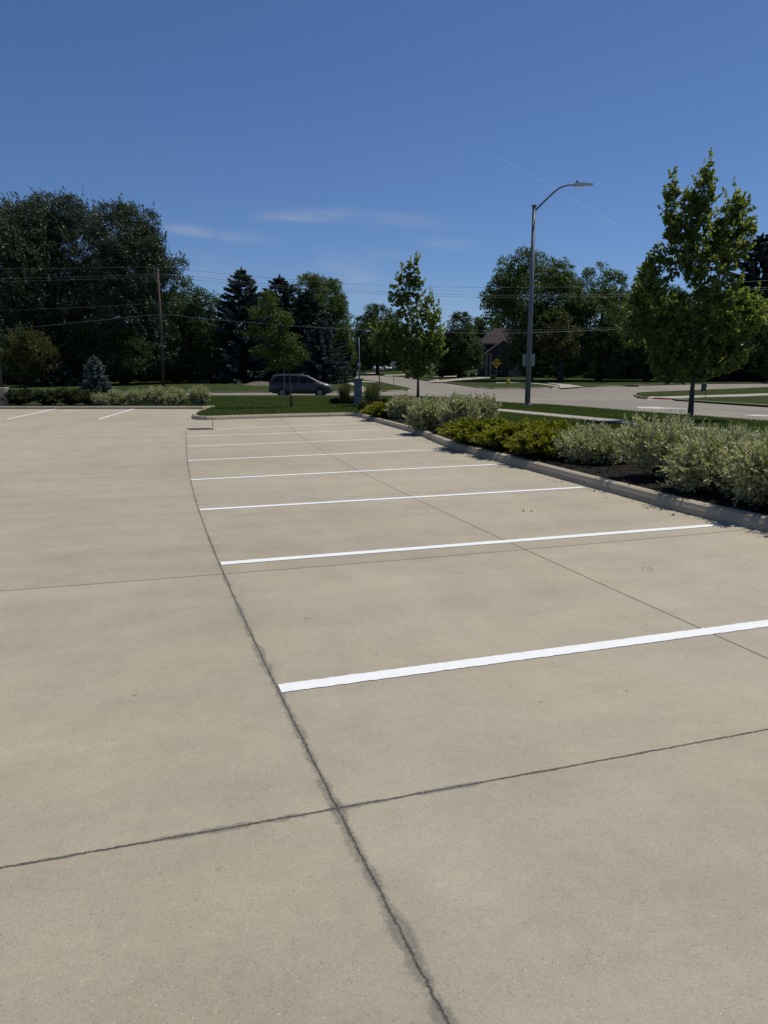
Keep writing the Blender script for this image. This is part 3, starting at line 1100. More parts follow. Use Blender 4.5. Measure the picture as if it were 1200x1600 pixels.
def dome(w, h, rng, k=5, d=None):
    d = d or w
    out = [(0, 0, h * .42, w * .33, d * .33, h * .42)]
    for i in range(k + 2):
        a = 6.283 * i / (k + 2) + rng.uniform(-.4, .4)
        q = rng.uniform(.7, 1.15)
        rr = rng.uniform(.16, .34)
        zc = h * rng.uniform(.26, .68) * (1.15 - rr)
        out.append((math.cos(a) * w * rr, math.sin(a) * d * rr, zc, w * .19 * q, d * .19 * q, h * .27 * q))
    return out


VG = 'variegated shrubs in the planted bed'
near_v = [  # px base, width, height, shoots, leaf, label
    ((925, 724), 1.25, .66, 520, .070, 'small rounded variegated shrub right beside the gold junipers'),
    ((990, 712), 1.1, .48, 420, .070, 'low variegated shrub tucked behind the small rounded one in the bed'),
    ((1048, 750), 1.4, .98, 760, .070, 'tall spiky variegated shrub in front of the young maple trunk'),
    ((1118, 772), 1.25, .84, 700, .070, 'variegated shrub leaning over the kerb between two taller ones'),
    ((1130, 728), 1.2, .70, 420, .070, 'variegated shrub at the back of the bed hiding the pavement'),
    ((1208, 792), 1.3, .86, 860, .070, 'nearest full variegated shrub, at the right edge by the kerb joint'),
    ((1226, 758), 1.2, .90, 500, .070, 'variegated shrub cut by the right edge, behind the nearest one'),
    ((1310, 815), 1.3, .9, 350, .070, 'variegated shrub beyond the right edge of the bed'),
]
for i, (b, w, h, ns, lf, lab) in enumerate(near_v):
    x, y = gp(*b, off=RAISE)
    rng = np.random.default_rng(100 + i)
    shoot_shrub('variegated_shrub', lab, 'shrub', (x, y, RAISE), dome(w * 1.05, h, rng), int(ns * .72), .088, 200 + i, M['varieg'], VG, slen=.21, aspect=.36, per=11, upb=.7)
far_v = [((633, 655), 1.35, .92, 420, 'slim variegated shrub beside the far gold juniper'),
         ((668, 672), 1.45, 1.0, 560, 'bushy variegated shrub overhanging the kerb, middle of the far clump'),
         ((705, 664), 1.35, 1.0, 380, 'variegated shrub at the back of the far clump below the street maple'),
         ((716, 678), 1.4, 1.02, 520, 'broad variegated shrub at the near end of the far clump by the junipers'),
         ((748, 668), 1.3, 1.06, 420, 'tall domed variegated shrub with the lawn and pavement behind it')]
for i, (b, w, h, ns, lab) in enumerate(far_v):
    x, y = gp(*b, off=RAISE)
    rng = np.random.default_rng(130 + i)
    shoot_shrub('variegated_shrub', lab, 'shrub', (x, y, RAISE), dome(w, h, rng), int(ns * .8), .095, 230 + i, M['varieg'], VG, slen=.17, aspect=.55, per=11, upb=.4)
JG = 'gold junipers in the planted bed'
for i, (b, w, h, lab) in enumerate([((604, 652), 1.7, .62, 'small gold juniper at the far end of the bed near the stone pillar'),
                                    ((752, 694), 1.7, .66, 'gold juniper spreading against the far variegated clump'),
                                    ((808, 704), 1.6, .62, 'wide gold juniper in the middle of the juniper row'),
                                    ((862, 716), 1.5, .60, 'gold juniper at the near end, touching the small rounded shrub'),
                                    ((850, 694), 1.4, .60, 'gold juniper in the back of the row next to the lawn')]):
    x, y = gp(*b, off=RAISE)
    juniper('gold_juniper', lab, (x, y, RAISE), w * 1.12, h * .92, 300 + i, M['juniper'], JG, nb=260, spr=.17)

# tall grasses and dark plants by the pillar
x, y = gp(581, 645, RAISE)
blade_tuft('feather_grass', 'tall feathery grass clump to the right of the stone pillar', (x, y, RAISE), 1.38, 1.0, 1900, 41, 'tall grasses by the pillar')
x, y = gp(538, 632, RAISE)
blade_tuft('feather_grass', 'tall feathery grass clump to the left of the stone pillar', (x, y, RAISE), 1.28, .95, 1900, 42, 'tall grasses by the pillar')
for i, (b, w, h, lab) in enumerate([((523, 632), .7, .38, 'low dark mound at the left foot of the tall grass'), ((547, 632), .6, .45, 'low dark plant between the tall grass and the stone pillar'),
                                    ((592, 640), 1.0, .62, 'dark green shrub behind the far gold juniper'), ((572, 647), .9, .55, 'dark green shrub at the kerb corner below the tall grass')]):
    x, y = gp(*b, off=RAISE)
    juniper('dark_shrub', lab, (x, y, RAISE), w, h, 330 + i, M['junidark'], 'dark plants round the pillar', nb=90, spr=.12)

# far-left planting along the kerb
for i, (px, w, h, lab) in enumerate([(30, 2.0, .95, 'dark juniper hedge plant beside the concrete lamp base'), (74, 1.9, .9, 'dark juniper second from the concrete lamp base'),
                                     (110, 1.9, .95, 'dark juniper third from the concrete lamp base'), (-20, 2.0, .9, 'dark juniper behind the concrete lamp base'),
                                     (143, 1.5, .85, 'dark juniper in front of the small blue spruce')]):
    x, z = ad(px, 632, 41.2)
    juniper('dark_juniper', lab, (x, 41.2 + .2 * (i % 2), RAISE), w * 1.2, h, 340 + i, M['junidark'], 'dark junipers on the far kerb', nb=170, spr=.20)
for i, (px, w, h, Y, lab) in enumerate([(160, 1.2, .62, 40.8, 'lowest variegated shrub of the far row, beside the blue spruce'), (183, 1.3, .72, 41.2, 'second variegated shrub of the far row from the blue spruce'),
                                        (213, 1.4, .90, 41.0, 'round variegated shrub of the far row, left of the wooden pole'), (245, 1.7, 1.02, 41.3, 'big variegated shrub of the far row, below the wooden pole'),
                                        (277, 1.5, .98, 41.0, 'variegated shrub of the far row, right of the wooden pole'), (312, 1.5, 1.04, 41.3, 'end variegated shrub of the far row, by the lawn corner')]):
    x, z = ad(px, 632, Y)
    w, h = w * .86, h * 1.04
    rng = np.random.default_rng(150 + i)
    shoot_shrub('variegated_shrub', lab, 'shrub', (x, Y, RAISE), dome(w, h, rng), 420, .095, 250 + i, M['varieg'], 'variegated shrubs on the far kerb', slen=.16, aspect=.55, per=10, upb=.4)

# ================================================================== TREES
def b3(px, py, off=RAISE):
    x, y = gp(px, py, off)
    return (x, y, float(zt(y)) + off)


# young maples
bm_ = b3(1078, 657)
broad_tree('maple_tree', 'nearest young maple with yellow-green leaves, standing behind the variegated shrubs', 'tree', None, bm_[1], [
    (1103, 290, 13, 40), (1098, 325, 20, 42), (1080, 345, 22, 42), (1047, 330, 11, 52), (1060, 385, 22, 45), (1145, 335, 18, 38), (1160, 350, 18, 42), (1140, 385, 28, 46),
    (1100, 420, 42, 48), (1028, 430, 20, 42), (1012, 478, 26, 40), (995, 515, 22, 32), (1045, 520, 40, 52), (1090, 510, 52, 62), (1140, 490, 42, 50), (1172, 482, 22, 26), (1180, 500, 18, 20),
    (1078, 572, 46, 26), (1125, 555, 34, 32), (1045, 575, 26, 22), (1150, 550, 18, 18)],
    M['leaf_maple'], M['barkyoung'], 1750, 20, .112, 61, 'young maples on the lawn', rc=.14, trunk_r=.085, clear=.16, exp=(2, .38), shoots=420, shoot_len=.46, aspect=.8, base=bm_, rmin=.25, n_limb=20, shoot_dir=(0, 0, .9))
x_, _z = ad(653, 628, 40.5)
bm2 = (x_, 40.5, RAISE)
broad_tree('maple_tree', 'young maple with a split spire top, rising behind the far variegated clump', 'tree', None, 40.5, [
    (650, 425, 5, 22), (641, 428, 6, 24), (652, 455, 9, 26), (636, 446, 8, 30), (624, 450, 6, 28), (612, 460, 5, 18), (630, 480, 14, 22), (672, 488, 15, 24), (655, 500, 22, 24),
    (682, 515, 12, 26), (650, 535, 36, 32), (612, 518, 16, 16), (592, 522, 12, 11), (645, 560, 28, 24), (600, 536, 16, 16), (625, 545, 20, 26), (682, 540, 11, 26), (668, 550, 13, 22), (690, 532, 6, 9), (655, 580, 18, 10)],
    M['leaf_maple'], M['barkyoung'], 1150, 18, .105, 62, 'young maples on the lawn', rc=.11, trunk_r=.075, clear=.2, exp=(2, .36), shoots=240, shoot_len=.5, aspect=.8, base=bm2, rmin=.35, n_limb=14, shoot_dir=(0, 0, .9))
# honey locust and its stake
bl_ = b3(455, 637)
broad_tree('locust_tree', 'slender staked locust with airy yellow-green leaves on the lawn strip', 'tree', None, bl_[1], [
    (420, 472, 14, 18), (400, 488, 18, 10), (436, 498, 22, 18), (425, 522, 30, 16), (452, 535, 24, 14), (412, 550, 24, 9), (448, 562, 30, 12), (470, 552, 14, 8), (435, 572, 20, 8), (396, 512, 10, 7)],
    M['leaf_locust'], M['barkyoung'], 620, 11, .14, 63, None, rc=.20, trunk_r=.045, clear=.4, exp=(2, .5), aspect=.34, base=bl_, rmin=.15, n_limb=10)
bs_ = b3(445, 632)
t = thing('tree_stake', 'thin grey stake tied beside the slender locust', 'stake', bs_)
MB().tube([(0, 0, -.05), (-.01, 0, 1.95)], [.02, .018], 6).build('post', M['galv'], t)
MB().tube([(0, 0, 1.7), (.16, -.1, 1.72), (bl_[0] - bs_[0], bl_[1] - bs_[1], 1.72)], [.008, .008, .008], 5).build('tie', M['black'], t)

# big wind-blown poplars at the left
PG = 'tall poplars beyond the street'
for (bx, Y, lob, seed, lab) in [
    (18, 88, [(28, 425, 62, 80), (15, 350, 34, 30), (50, 345, 26, 26), (-10, 390, 40, 50), (40, 400, 45, 48), (10, 470, 50, 55), (60, 470, 40, 50), (20, 545, 50, 44), (60, 565, 40, 36)], 71, 'wind-blown poplar at the left edge of the photo'),
    (100, 92, [(105, 420, 66, 78), (85, 332, 34, 24), (118, 340, 34, 28), (140, 352, 20, 22), (75, 372, 40, 40), (120, 385, 50, 45), (95, 445, 55, 55), (130, 500, 50, 50), (85, 540, 50, 45), (120, 562, 44, 38)], 72, 'tallest wind-blown poplar, second from the left edge'),
    (195, 88, [(205, 420, 46, 74), (178, 335, 22, 18), (205, 336, 22, 18), (232, 355, 18, 26), (190, 370, 40, 36), (230, 392, 24, 34), (190, 430, 45, 48), (240, 430, 24, 30), (278, 415, 13, 16), (262, 432, 18, 16), (215, 490, 50, 50), (180, 545, 50, 44), (240, 540, 40, 44), (215, 568, 40, 32)], 73, 'wind-blown poplar with one long bough reaching right, behind the wooden pole')]:
    broad_tree('poplar_tree', lab, 'tree', (bx, 603), Y, lob, M['leaf_poplar'], M['barkdark'], 3800, 11, .36, seed, PG, rc=.55, trunk_r=.45, clear=.15,
               exp=(4, .36), wind=(-.45, 0, .35), shoots=900, shoot_len=1.25, aspect=.42, up=.3, n_limb=12, shoot_dir=(-.55, 0, .75))
broad_tree('poplar_tree', 'wind-blown poplar mostly outside the left edge', 'tree', (-70, 603), 92, [(-70, 370, 50, 40), (-90, 440, 60, 60), (-60, 520, 60, 60)], M['leaf_poplar'], M['barkdark'], 1500, 11, .36, 74, PG, rc=.55, trunk_r=.45, clear=.15, exp=(3, .4), wind=(-.4, 0, .3))
# understorey
broad_tree('leafy_tree', 'dark rounded tree to the right of the wooden pole', 'tree', (300, 600), 92, [(285, 470, 34, 36), (318, 478, 22, 24), (300, 520, 42, 42), (325, 540, 24, 44), (270, 550, 38, 38), (305, 575, 36, 22), (265, 580, 24, 18), (330, 578, 16, 18)], M['leaf_dark'], M['barkdark'], 1700, 11, .32, 75, 'broad trees beyond the street', rc=.5, trunk_r=.3, exp=(3, .4))
broad_tree('leafy_tree', 'dim low tree under the poplars left of the wooden pole', 'tree', (165, 602), 84, [(160, 520, 36, 26), (195, 535, 24, 24), (130, 535, 26, 24), (165, 565, 40, 24), (215, 555, 22, 28)], M['leaf_dark'], M['barkdark'], 1100, 10, .27, 76, 'broad trees beyond the street', rc=.45, trunk_r=.2, exp=(3, .42))
broad_tree('leafy_tree', 'olive green spreading bush-like tree behind the dark junipers', 'tree', (46, 604), 79, [(30, 540, 22, 22), (55, 545, 28, 26), (75, 560, 16, 20), (38, 575, 28, 22), (15, 565, 20, 26), (60, 582, 22, 14)], M['leaf_olive'], M['barkdark'], 700, 10, .24, 77, 'broad trees beyond the street', rc=.34, trunk_r=.16, exp=(4, .5), clear=.08, shoots=200, shoot_len=1.1)
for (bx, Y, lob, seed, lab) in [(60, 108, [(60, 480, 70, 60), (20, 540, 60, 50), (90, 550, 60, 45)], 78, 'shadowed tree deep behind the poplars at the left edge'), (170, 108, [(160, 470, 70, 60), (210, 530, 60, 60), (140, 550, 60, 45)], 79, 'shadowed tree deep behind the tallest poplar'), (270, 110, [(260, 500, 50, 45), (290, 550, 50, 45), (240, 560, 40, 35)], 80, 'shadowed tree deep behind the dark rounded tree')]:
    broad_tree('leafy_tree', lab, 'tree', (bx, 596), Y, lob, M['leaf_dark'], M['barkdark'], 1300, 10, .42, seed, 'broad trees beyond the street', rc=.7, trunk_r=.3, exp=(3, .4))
# spruces
SG = 'spruces beyond the street'
def sp(px, top, Y, wpx, mat, seed, lab, **k):
    x, z = ad(px, top, Y)
    zb = float(zt(Y)) + .08
    return spruce('spruce_tree', lab, (x, Y, zb), z - zb, wpx * sc(Y) * 1.95, mat, seed, k.pop('group', SG), **k)
sp(377, 420, 95, 50, M['needle_blue'], 81, 'tall blue-green spruce left of the locust', whorl=.62, nbr=12, spray=.62, power=.80)
sp(437, 431, 99, 52, M['needle_green'], 82, 'tall dark spruce behind the van roof', whorl=.62, nbr=12, spray=.62, power=.82)
sp(478, 452, 95, 48, M['needle_green'], 83, 'spruce at the right end of the spruce row', whorl=.58, nbr=12, spray=.58, power=.82)
sp(500, 500, 91, 30, M['needle_blue'], 84, 'shorter spruce in front of the spruce row, above the van bonnet', whorl=.5, nbr=12, spray=.5, power=.8)
sp(408, 500, 103, 34, M['needle_green'], 91, 'spruce half hidden behind the locust crown', whorl=.58, nbr=11, spray=.58, power=.8)
sp(88, 562, 80, 20, M['needle_green'], 85, 'small spruce in deep shade under the poplars', whorl=.3, nbr=9, spray=.3)
xs, zs = ad(146, 556, 50)
spruce('spruce_tree', 'small silvery blue spruce on the lawn behind the far kerb', (xs, 50, RAISE), zs - RAISE, 1.30, M['needle_silver'], 86, None, whorl=.17, nbr=12, spray=.2, power=.72, dens=1.1)
sp(1010, 404, 112, 34, M['needle_green'], 87, 'dark spruce top showing left of the nearest maple', whorl=.65, nbr=11, spray=.62)
sp(1192, 366, 108, 58, M['needle_green'], 88, 'tall dark spruce at the right edge of the photo', whorl=.65, nbr=12, spray=.66, power=.8)
sp(1255, 400, 112, 60, M['needle_green'], 89, 'dark spruce just outside the right edge', whorl=.7, nbr=11, spray=.66, power=.8)
sp(1150, 440, 118, 50, M['needle_green'], 90, 'dark spruce hidden behind the nearest maple', whorl=.7, nbr=11, spray=.66, power=.8)
# broad trees, centre and right
BG = 'broad trees beyond the street'
for (bx, Y, lob, mat, nc, leaf, seed, lab) in [
    (500, 118, [(505, 500, 40, 58), (480, 462, 28, 32), (512, 468, 28, 34), (528, 500, 20, 38), (490, 510, 34, 40), (530, 545, 20, 28), (500, 560, 30, 26), (545, 552, 12, 18)], M['leaf_mid'], 2300, .36, 101, 'big domed tree with grey-green leaves rising behind the spruce row'),
    (590, 142, [(592, 530, 34, 42), (594, 500, 22, 26), (572, 518, 20, 26), (612, 520, 22, 30), (585, 545, 32, 30), (565, 560, 18, 24), (620, 556, 24, 24)], M['leaf_dark'], 1600, .40, 102, 'dark rounded tree down the side street behind the split-top maple'),
    (718, 118, [(718, 545, 26, 36), (716, 512, 19, 23), (706, 536, 20, 22), (732, 538, 18, 22), (715, 562, 30, 20), (742, 562, 11, 16), (746, 552, 9, 22), (696, 560, 14, 22)], M['leaf_dark'], 1500, .32, 103, 'dark spreading tree between the split-top maple and the house'),
    (752, 165, [(745, 512, 14, 16), (765, 516, 16, 18), (735, 530, 18, 20), (770, 540, 20, 20)], M['leaf_mid'], 800, .46, 104, 'distant tree showing over the house roof'),
    (828, 101, [(890, 480, 30, 50), (838, 470, 58, 72), (806, 538, 16, 28), (796, 557, 16, 20), (820, 412, 22, 24), (795, 425, 24, 24), (850, 425, 26, 26), (780, 455, 24, 22), (770, 468, 16, 14), (875, 430, 24, 22), (820, 460, 46, 42), (802, 488, 24, 24), (868, 470, 38, 44), (838, 515, 38, 44), (868, 530, 40, 40), (828, 560, 28, 24), (870, 568, 40, 24), (905, 560, 20, 26)], M['leaf_mid'], 3000, .34, 105, 'largest oak-like tree right of the house, behind the street lamp'),
    (935, 102, [(905, 500, 28, 50), (940, 510, 46, 64), (935, 440, 26, 26), (955, 455, 26, 28), (912, 460, 24, 26), (975, 480, 24, 32), (930, 495, 44, 42), (965, 530, 40, 42), (915, 545, 40, 36), (940, 572, 44, 24), (985, 560, 30, 30)], M['leaf_mid'], 2300, .34, 106, 'domed tree between the street lamp and the nearest maple'),
    (876, 95, [(868, 500, 24, 20), (885, 520, 24, 22), (858, 535, 26, 18), (884, 545, 22, 14)], M['leaf_olive'], 500, .27, 107, 'olive understorey tree below the two big crowns'),
    (1010, 100, [(1005, 480, 30, 40), (1040, 500, 40, 50), (1000, 540, 36, 40), (1060, 550, 50, 36)], M['leaf_dark'], 1500, .36, 108, 'dark tree directly behind the nearest maple'),
    (1130, 99, [(1120, 500, 50, 50), (1170, 520, 44, 50), (1110, 555, 46, 30), (1180, 560, 50, 30), (1230, 520, 50, 60)], M['leaf_dark'], 1700, .36, 109, 'dark tree filling the gap at the right edge behind the maple'),
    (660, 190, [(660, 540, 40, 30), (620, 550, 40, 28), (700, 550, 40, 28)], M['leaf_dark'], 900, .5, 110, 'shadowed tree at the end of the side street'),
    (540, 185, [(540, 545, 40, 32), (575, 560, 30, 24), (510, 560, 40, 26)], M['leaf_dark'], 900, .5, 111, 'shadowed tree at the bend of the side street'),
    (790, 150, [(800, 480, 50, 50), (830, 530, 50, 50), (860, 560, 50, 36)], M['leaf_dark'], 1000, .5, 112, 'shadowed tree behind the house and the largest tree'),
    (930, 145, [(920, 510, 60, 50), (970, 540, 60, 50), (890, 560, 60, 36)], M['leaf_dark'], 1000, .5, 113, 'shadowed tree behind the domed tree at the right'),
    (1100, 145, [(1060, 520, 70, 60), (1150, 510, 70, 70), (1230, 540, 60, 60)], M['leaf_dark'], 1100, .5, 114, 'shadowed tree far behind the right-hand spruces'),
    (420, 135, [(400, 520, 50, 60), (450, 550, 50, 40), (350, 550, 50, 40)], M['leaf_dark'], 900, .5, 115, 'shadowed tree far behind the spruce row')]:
    broad_tree('leafy_tree', lab, 'tree', (bx, 596), Y, lob, mat, M['barkdark'], nc, 11, leaf, seed, BG, rc=leaf * 1.55, trunk_r=.35, exp=(4, .38), clear=.14, n_limb=12)

# bushes
def bush(label, px, py, wpx, hpx, Y, mat, seed, group, leaf=.16, n=180):
    x, z = ad(px, py, Y)
    zb = float(zt(Y)) + .08
    rng = np.random.default_rng(seed)
    w, h = wpx * sc(Y), hpx * sc(Y)
    return shoot_shrub('bush', label, 'bush', (x, Y, zb), dome(w, h, rng), n, leaf, seed, mat, group, margin=False, slen=h * .2, per=9, aspect=.6)
FBG = 'bushes by the far houses'
bush('dark bush at the kerb of the side street, above the stone pillar', 551, 590, 15, 16, 112, M['junidark'], 401, FBG, .2, 260)
bush('pale low bush on the lawn left of the house', 726, 578, 9, 6, 122, M['leaf_olive'], 402, FBG)
bush('pale low bush second from the house corner', 738, 579, 8, 5, 122, M['leaf_olive'], 403, FBG)
bush('olive bush below the yellow diamond sign', 771, 580, 9, 6, 110, M['leaf_olive'], 404, FBG)
bush('pale rounded bush under the dark spreading tree', 690, 578, 11, 7, 120, M['leaf_olive'], 405, FBG)
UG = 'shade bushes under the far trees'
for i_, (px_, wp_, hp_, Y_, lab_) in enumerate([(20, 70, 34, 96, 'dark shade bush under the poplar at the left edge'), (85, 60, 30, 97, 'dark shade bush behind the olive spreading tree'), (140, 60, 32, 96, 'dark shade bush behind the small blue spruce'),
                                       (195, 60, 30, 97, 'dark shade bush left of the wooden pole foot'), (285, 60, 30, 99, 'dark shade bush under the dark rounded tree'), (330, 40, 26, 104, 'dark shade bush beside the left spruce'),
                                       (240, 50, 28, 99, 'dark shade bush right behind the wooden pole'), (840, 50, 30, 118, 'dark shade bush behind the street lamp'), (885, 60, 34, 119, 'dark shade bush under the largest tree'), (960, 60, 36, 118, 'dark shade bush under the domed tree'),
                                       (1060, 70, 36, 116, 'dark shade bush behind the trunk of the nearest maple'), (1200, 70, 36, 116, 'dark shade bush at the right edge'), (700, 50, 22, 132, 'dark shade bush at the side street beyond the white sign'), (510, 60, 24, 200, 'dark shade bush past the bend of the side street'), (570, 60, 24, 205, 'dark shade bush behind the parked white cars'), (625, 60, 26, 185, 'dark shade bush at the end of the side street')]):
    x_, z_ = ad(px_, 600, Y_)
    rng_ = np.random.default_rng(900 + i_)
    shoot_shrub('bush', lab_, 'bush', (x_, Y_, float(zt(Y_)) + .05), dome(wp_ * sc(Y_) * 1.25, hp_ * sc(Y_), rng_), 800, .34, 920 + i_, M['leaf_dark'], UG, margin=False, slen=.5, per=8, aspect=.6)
bush('dark bush row end beneath the domed tree', 930, 596, 40, 12, 112, M['junidark'], 406, FBG, .3, 320)
bush('dark bush beneath the dark tree right of the maple', 1140, 598, 60, 18, 112, M['junidark'], 407, FBG, .3, 420)
bush('dark bush beneath the dark tree left of the maple', 1000, 597, 50, 14, 112, M['junidark'], 408, FBG, .3, 380)

# the far-off wood that closes every view between the nearer trunks
rw = np.random.default_rng(77)
nw = 52000
xw_ = rw.uniform(-190, 190, nw)
yw_ = rw.uniform(212, 224, nw) - np.abs(xw_) * .12
top_ = 6.5 + 1.6 * np.sin(xw_ * .21) + 1.3 * np.sin(xw_ * .53 + 1.0) + .8 * np.sin(xw_ * 1.3)
zw_ = zt(yw_) + top_ * rw.random(nw) ** .8
tag(leaf_obj('woods', np.stack([xw_, yw_, zw_], 1), rw.normal(size=(nw, 3)), rw.uniform(.6, 1.3, nw), rw.uniform(.5, 1.0, nw), rw.random(nw), M['leaf_dark'], None, .4, rw), kind='stuff')

# ================================================================== STREET FURNITURE
# street lamp
x, y = gp(824, 634, RAISE)
LP = (x, y, RAISE)
t = thing('street_lamp', 'tall galvanised street lamp with one curved arm on the grass verge', 'street lamp', LP)
ztop = ad(833, 322, y)[1] - RAISE
MB().tube([(0, 0, .02), (0, 0, ztop * .5), (0, 0, ztop)], [.150, .120, .088], 16).build('pole', M['galv'], t, smooth=True)
MB().box((0, 0, .03), (.42, .42, .06)).box((.16, .16, .08), (.04, .04, .06)).box((-.16, -.16, .08), (.04, .04, .06)).box((.16, -.16, .08), (.04, .04, .06)).box((-.16, .16, .08), (.04, .04, .06)).build('base_plate', M['galvlight'], t, bevel=.008)
MB().tube([(0, 0, ztop - .02), (0, 0, ztop + .05), (0, 0, ztop + .08)], [.12, .125, .06], 14).build('pole_cap', M['galv'], t, smooth=False)
arm = [(ad(px, py, y)[0] - x, 0, ad(px, py, y)[1] - RAISE) for px, py in [(835.5, 330), (845, 320), (857, 308.5), (866, 300), (875, 293.5), (884, 290), (893, 288.7), (900, 288.5)]]
ap = smooth_path([(a[0], a[2]) for a in arm], .12)
MB().tube([(a, 0, b) for a, b in ap], [.052 - .012 * i / len(ap) for i in range(len(ap))], 10).build('arm', M['galv'], t, smooth=True)
MB().box((arm[0][0] - .03, 0, arm[0][2]), (.14, .16, .3)).build('arm_bracket', M['galv'], t, bevel=.02)
hx, hz = arm[-1][0], arm[-1][2]
mb = MB()
prof = [(-.12, .055), (-.12, -.085), (.36, -.075), (.42, -.045), (.86, -.015), (.90, .015), (.82, .045), (.40, .07), (0, .08)]
mb.prism([(hx + a, hz + b) for a, b in prof], 'y', -.15, .15)
hd = mb.build('lamp_head', M['galvlight'], t, bevel=.02)
MB().tube([(hx + .06, 0, hz + .07), (hx + .06, 0, hz + .11), (hx + .06, 0, hz + .18), (hx + .06, 0, hz + .21)], [.03, .05, .05, .02], 10).build('photocell', M['black'], hd, smooth=False)
MB().box((hx + .14, 0, hz - .083), (.36, .22, .02)).build('lens', M['lamp'], hd)
# sign on the lamp pole
zc = ad(825.5, 562.5, y)[1]
t = thing('road_sign', 'square pale sign plate fixed behind the street lamp pole', 'sign', (x + .02, y + .17, zc - .32), 0)
MB().box((0, 0, .32), (.66, .012, .64)).build('plate', M['signback'], t, bevel=.004)
for dz_ in (.5, .14):
    MB().box((0, -.02, dz_), (.3, .03, .04)).build('bracket', M['galv'], t)

# small street lamp on the corner
xb, yb = gp(561.5, 604, .1)
zb = float(zt(yb)) + .1
t = thing('street_lamp', 'small distant street lamp rising behind the stone pillar', 'street lamp', (xb, yb, zb))
z1 = ad(560, 527, yb)[1] - zb
MB().tube([(0, 0, 0), (-.02, 0, z1)], [.085, .06], 10).build('pole', M['galv'], t, smooth=True)
s = sc(yb)
ap = smooth_path([(0, z1 - .1), (3 * s, z1 + 3 * s), (7 * s, z1 + 7.5 * s), (11 * s, z1 + 9 * s), (13 * s, z1 + 9.2 * s)], .2)
MB().tube([(a, 0, b) for a, b in ap], [.045] * len(ap), 8).build('arm', M['galv'], t, smooth=True)
MB().box((14.5 * s, 0, z1 + 9.2 * s), (.5, .24, .12)).build('lamp_head', M['galvlight'], t, bevel=.03)
z2 = ad(560, 569.5, yb)[1] - zb
t2 = thing('road_sign', 'tiny grey plate on the small distant street lamp', 'sign', (xb, yb - .13, zb + z2 - .2))
MB().box((0, 0, .2), (.36, .02, .40)).build('plate', M['signback'], t2, bevel=.004)
MB().box((0, .03, .2), (.1, .05, .06)).build('bracket', M['galv'], t2)

# lamp base at the left edge
xl, yl_ = ad(5, 632, 40.6)[0], 40.6
t = thing('light_pole', 'dark parking light pole on a round concrete base at the left edge', 'light pole', (xl, yl_, RAISE))
MB().tube([(0, 0, -.1), (0, 0, .95), (0, 0, .98)], [.36, .36, .335], 24).build('concrete_base', M['kerb'], t)
MB().box((0, 0, 1.06), (.46, .46, .16)).build('base_cover', M['bronze'], t, bevel=.02)
MB().box((-.05, 0, 4.6), (.15, .15, 7.0)).build('pole', M['bronze'], t, bevel=.01)

# utility pole and lines
xu, yu = gp(256, 603.5, .11)
zu = float(zt(yu)) + .1
t = thing('utility_pole', 'weathered wooden utility pole in front of the poplars', 'utility pole', (xu, yu, zu))
xt, ztp = ad(246.5, 421, yu)
MB().tube([(0, 0, -.1), ((xt - xu) * .1, 0, (ztp - zu) * .5), ((xt - xu) * .15, 0, ztp - zu)], [.17, .14, .10], 12).build('pole', M['wood'], t, smooth=True)
hh = ztp - zu
for dz in (-.05, -.95, -1.35):
    MB().tube([(.02, -.1, hh + dz), (.02, -.24, hh + dz), (.02, -.26, hh + dz + .16)], [.03, .03, .05], 8).build('insulator', M['galvlight'], t)
MB().box((.0, -.19, hh * .36), (.16, .12, .3)).build('cable_box', M['galv'], t, bevel=.01)
# the second pole far behind the trees on the right carries the spans
PX0, PY0 = xu + .1, yu
wires = [
    ('topmost power line crossing above the trees', [(-140, 421), (0, 420), (120, 419), (246, 417.5), (300, 422.7), (429, 434.7), (547, 443.5), (680, 448), (800, 449), (1000, 447), (1130, 442), (1280, 434)], .016),
    ('upper of the two close power lines', [(-140, 436.5), (0, 435.5), (192, 430.5), (247, 428.5), (297, 432), (472, 449), (600, 456), (760, 461), (1000, 459.5), (1175, 450.5), (1300, 442)], .016),
    ('lower of the two close power lines', [(-140, 441), (0, 440), (192, 434.7), (247, 432.8), (297, 436.8), (472, 452), (600, 459.5), (760, 464.5), (1000, 462.5), (1175, 453.5), (1300, 446)], .016),
    ('thin cable in front of the poplars, left of the wooden pole', [(-140, 489), (0, 485), (120, 480.5), (208, 476), (249, 473.5)], .012),
    ('sloping service cable from the left edge past the wooden pole to the right', [(-140, 527), (0, 516), (120, 504), (249, 491.5), (301, 496.5), (453, 509), (573, 516), (700, 519.6), (800, 520.5), (960, 515), (1100, 509.5), (1280, 503)], .026),
    ('thin cable just above the service cable at the right', [(573, 512), (700, 515.6), (800, 516.4), (960, 512), (1100, 507), (1280, 500)], .010)]
for lab, pts, r in wires:
    P = []
    for px, py in pts:
        # plan line: to the left the line runs level with the road, to the right it heads for a pole beyond the frame
        Yw = yu - .25 + (px - 249) * (.004 if px < 249 else -.013)
        X, Z = ad(px, py, Yw)
        P.append((X, Yw, Z))
    A = np.array(P)
    s = np.arange(len(A))
    xs_ = np.linspace(A[0, 0], A[-1, 0], 60)
    zz = np.array(smooth_path([(a[0], a[2]) for a in A], 1.5))
    yy = np.interp(zz[:, 0], A[:, 0], A[:, 1])
    mb = MB()
    mb.tube([(a, b, c) for (a, c), b in zip(zz, yy)], [r * .72] * len(zz), 5)
    tag(mb.build('power_line', M['wire']), lab, 'cable', 'overhead lines')

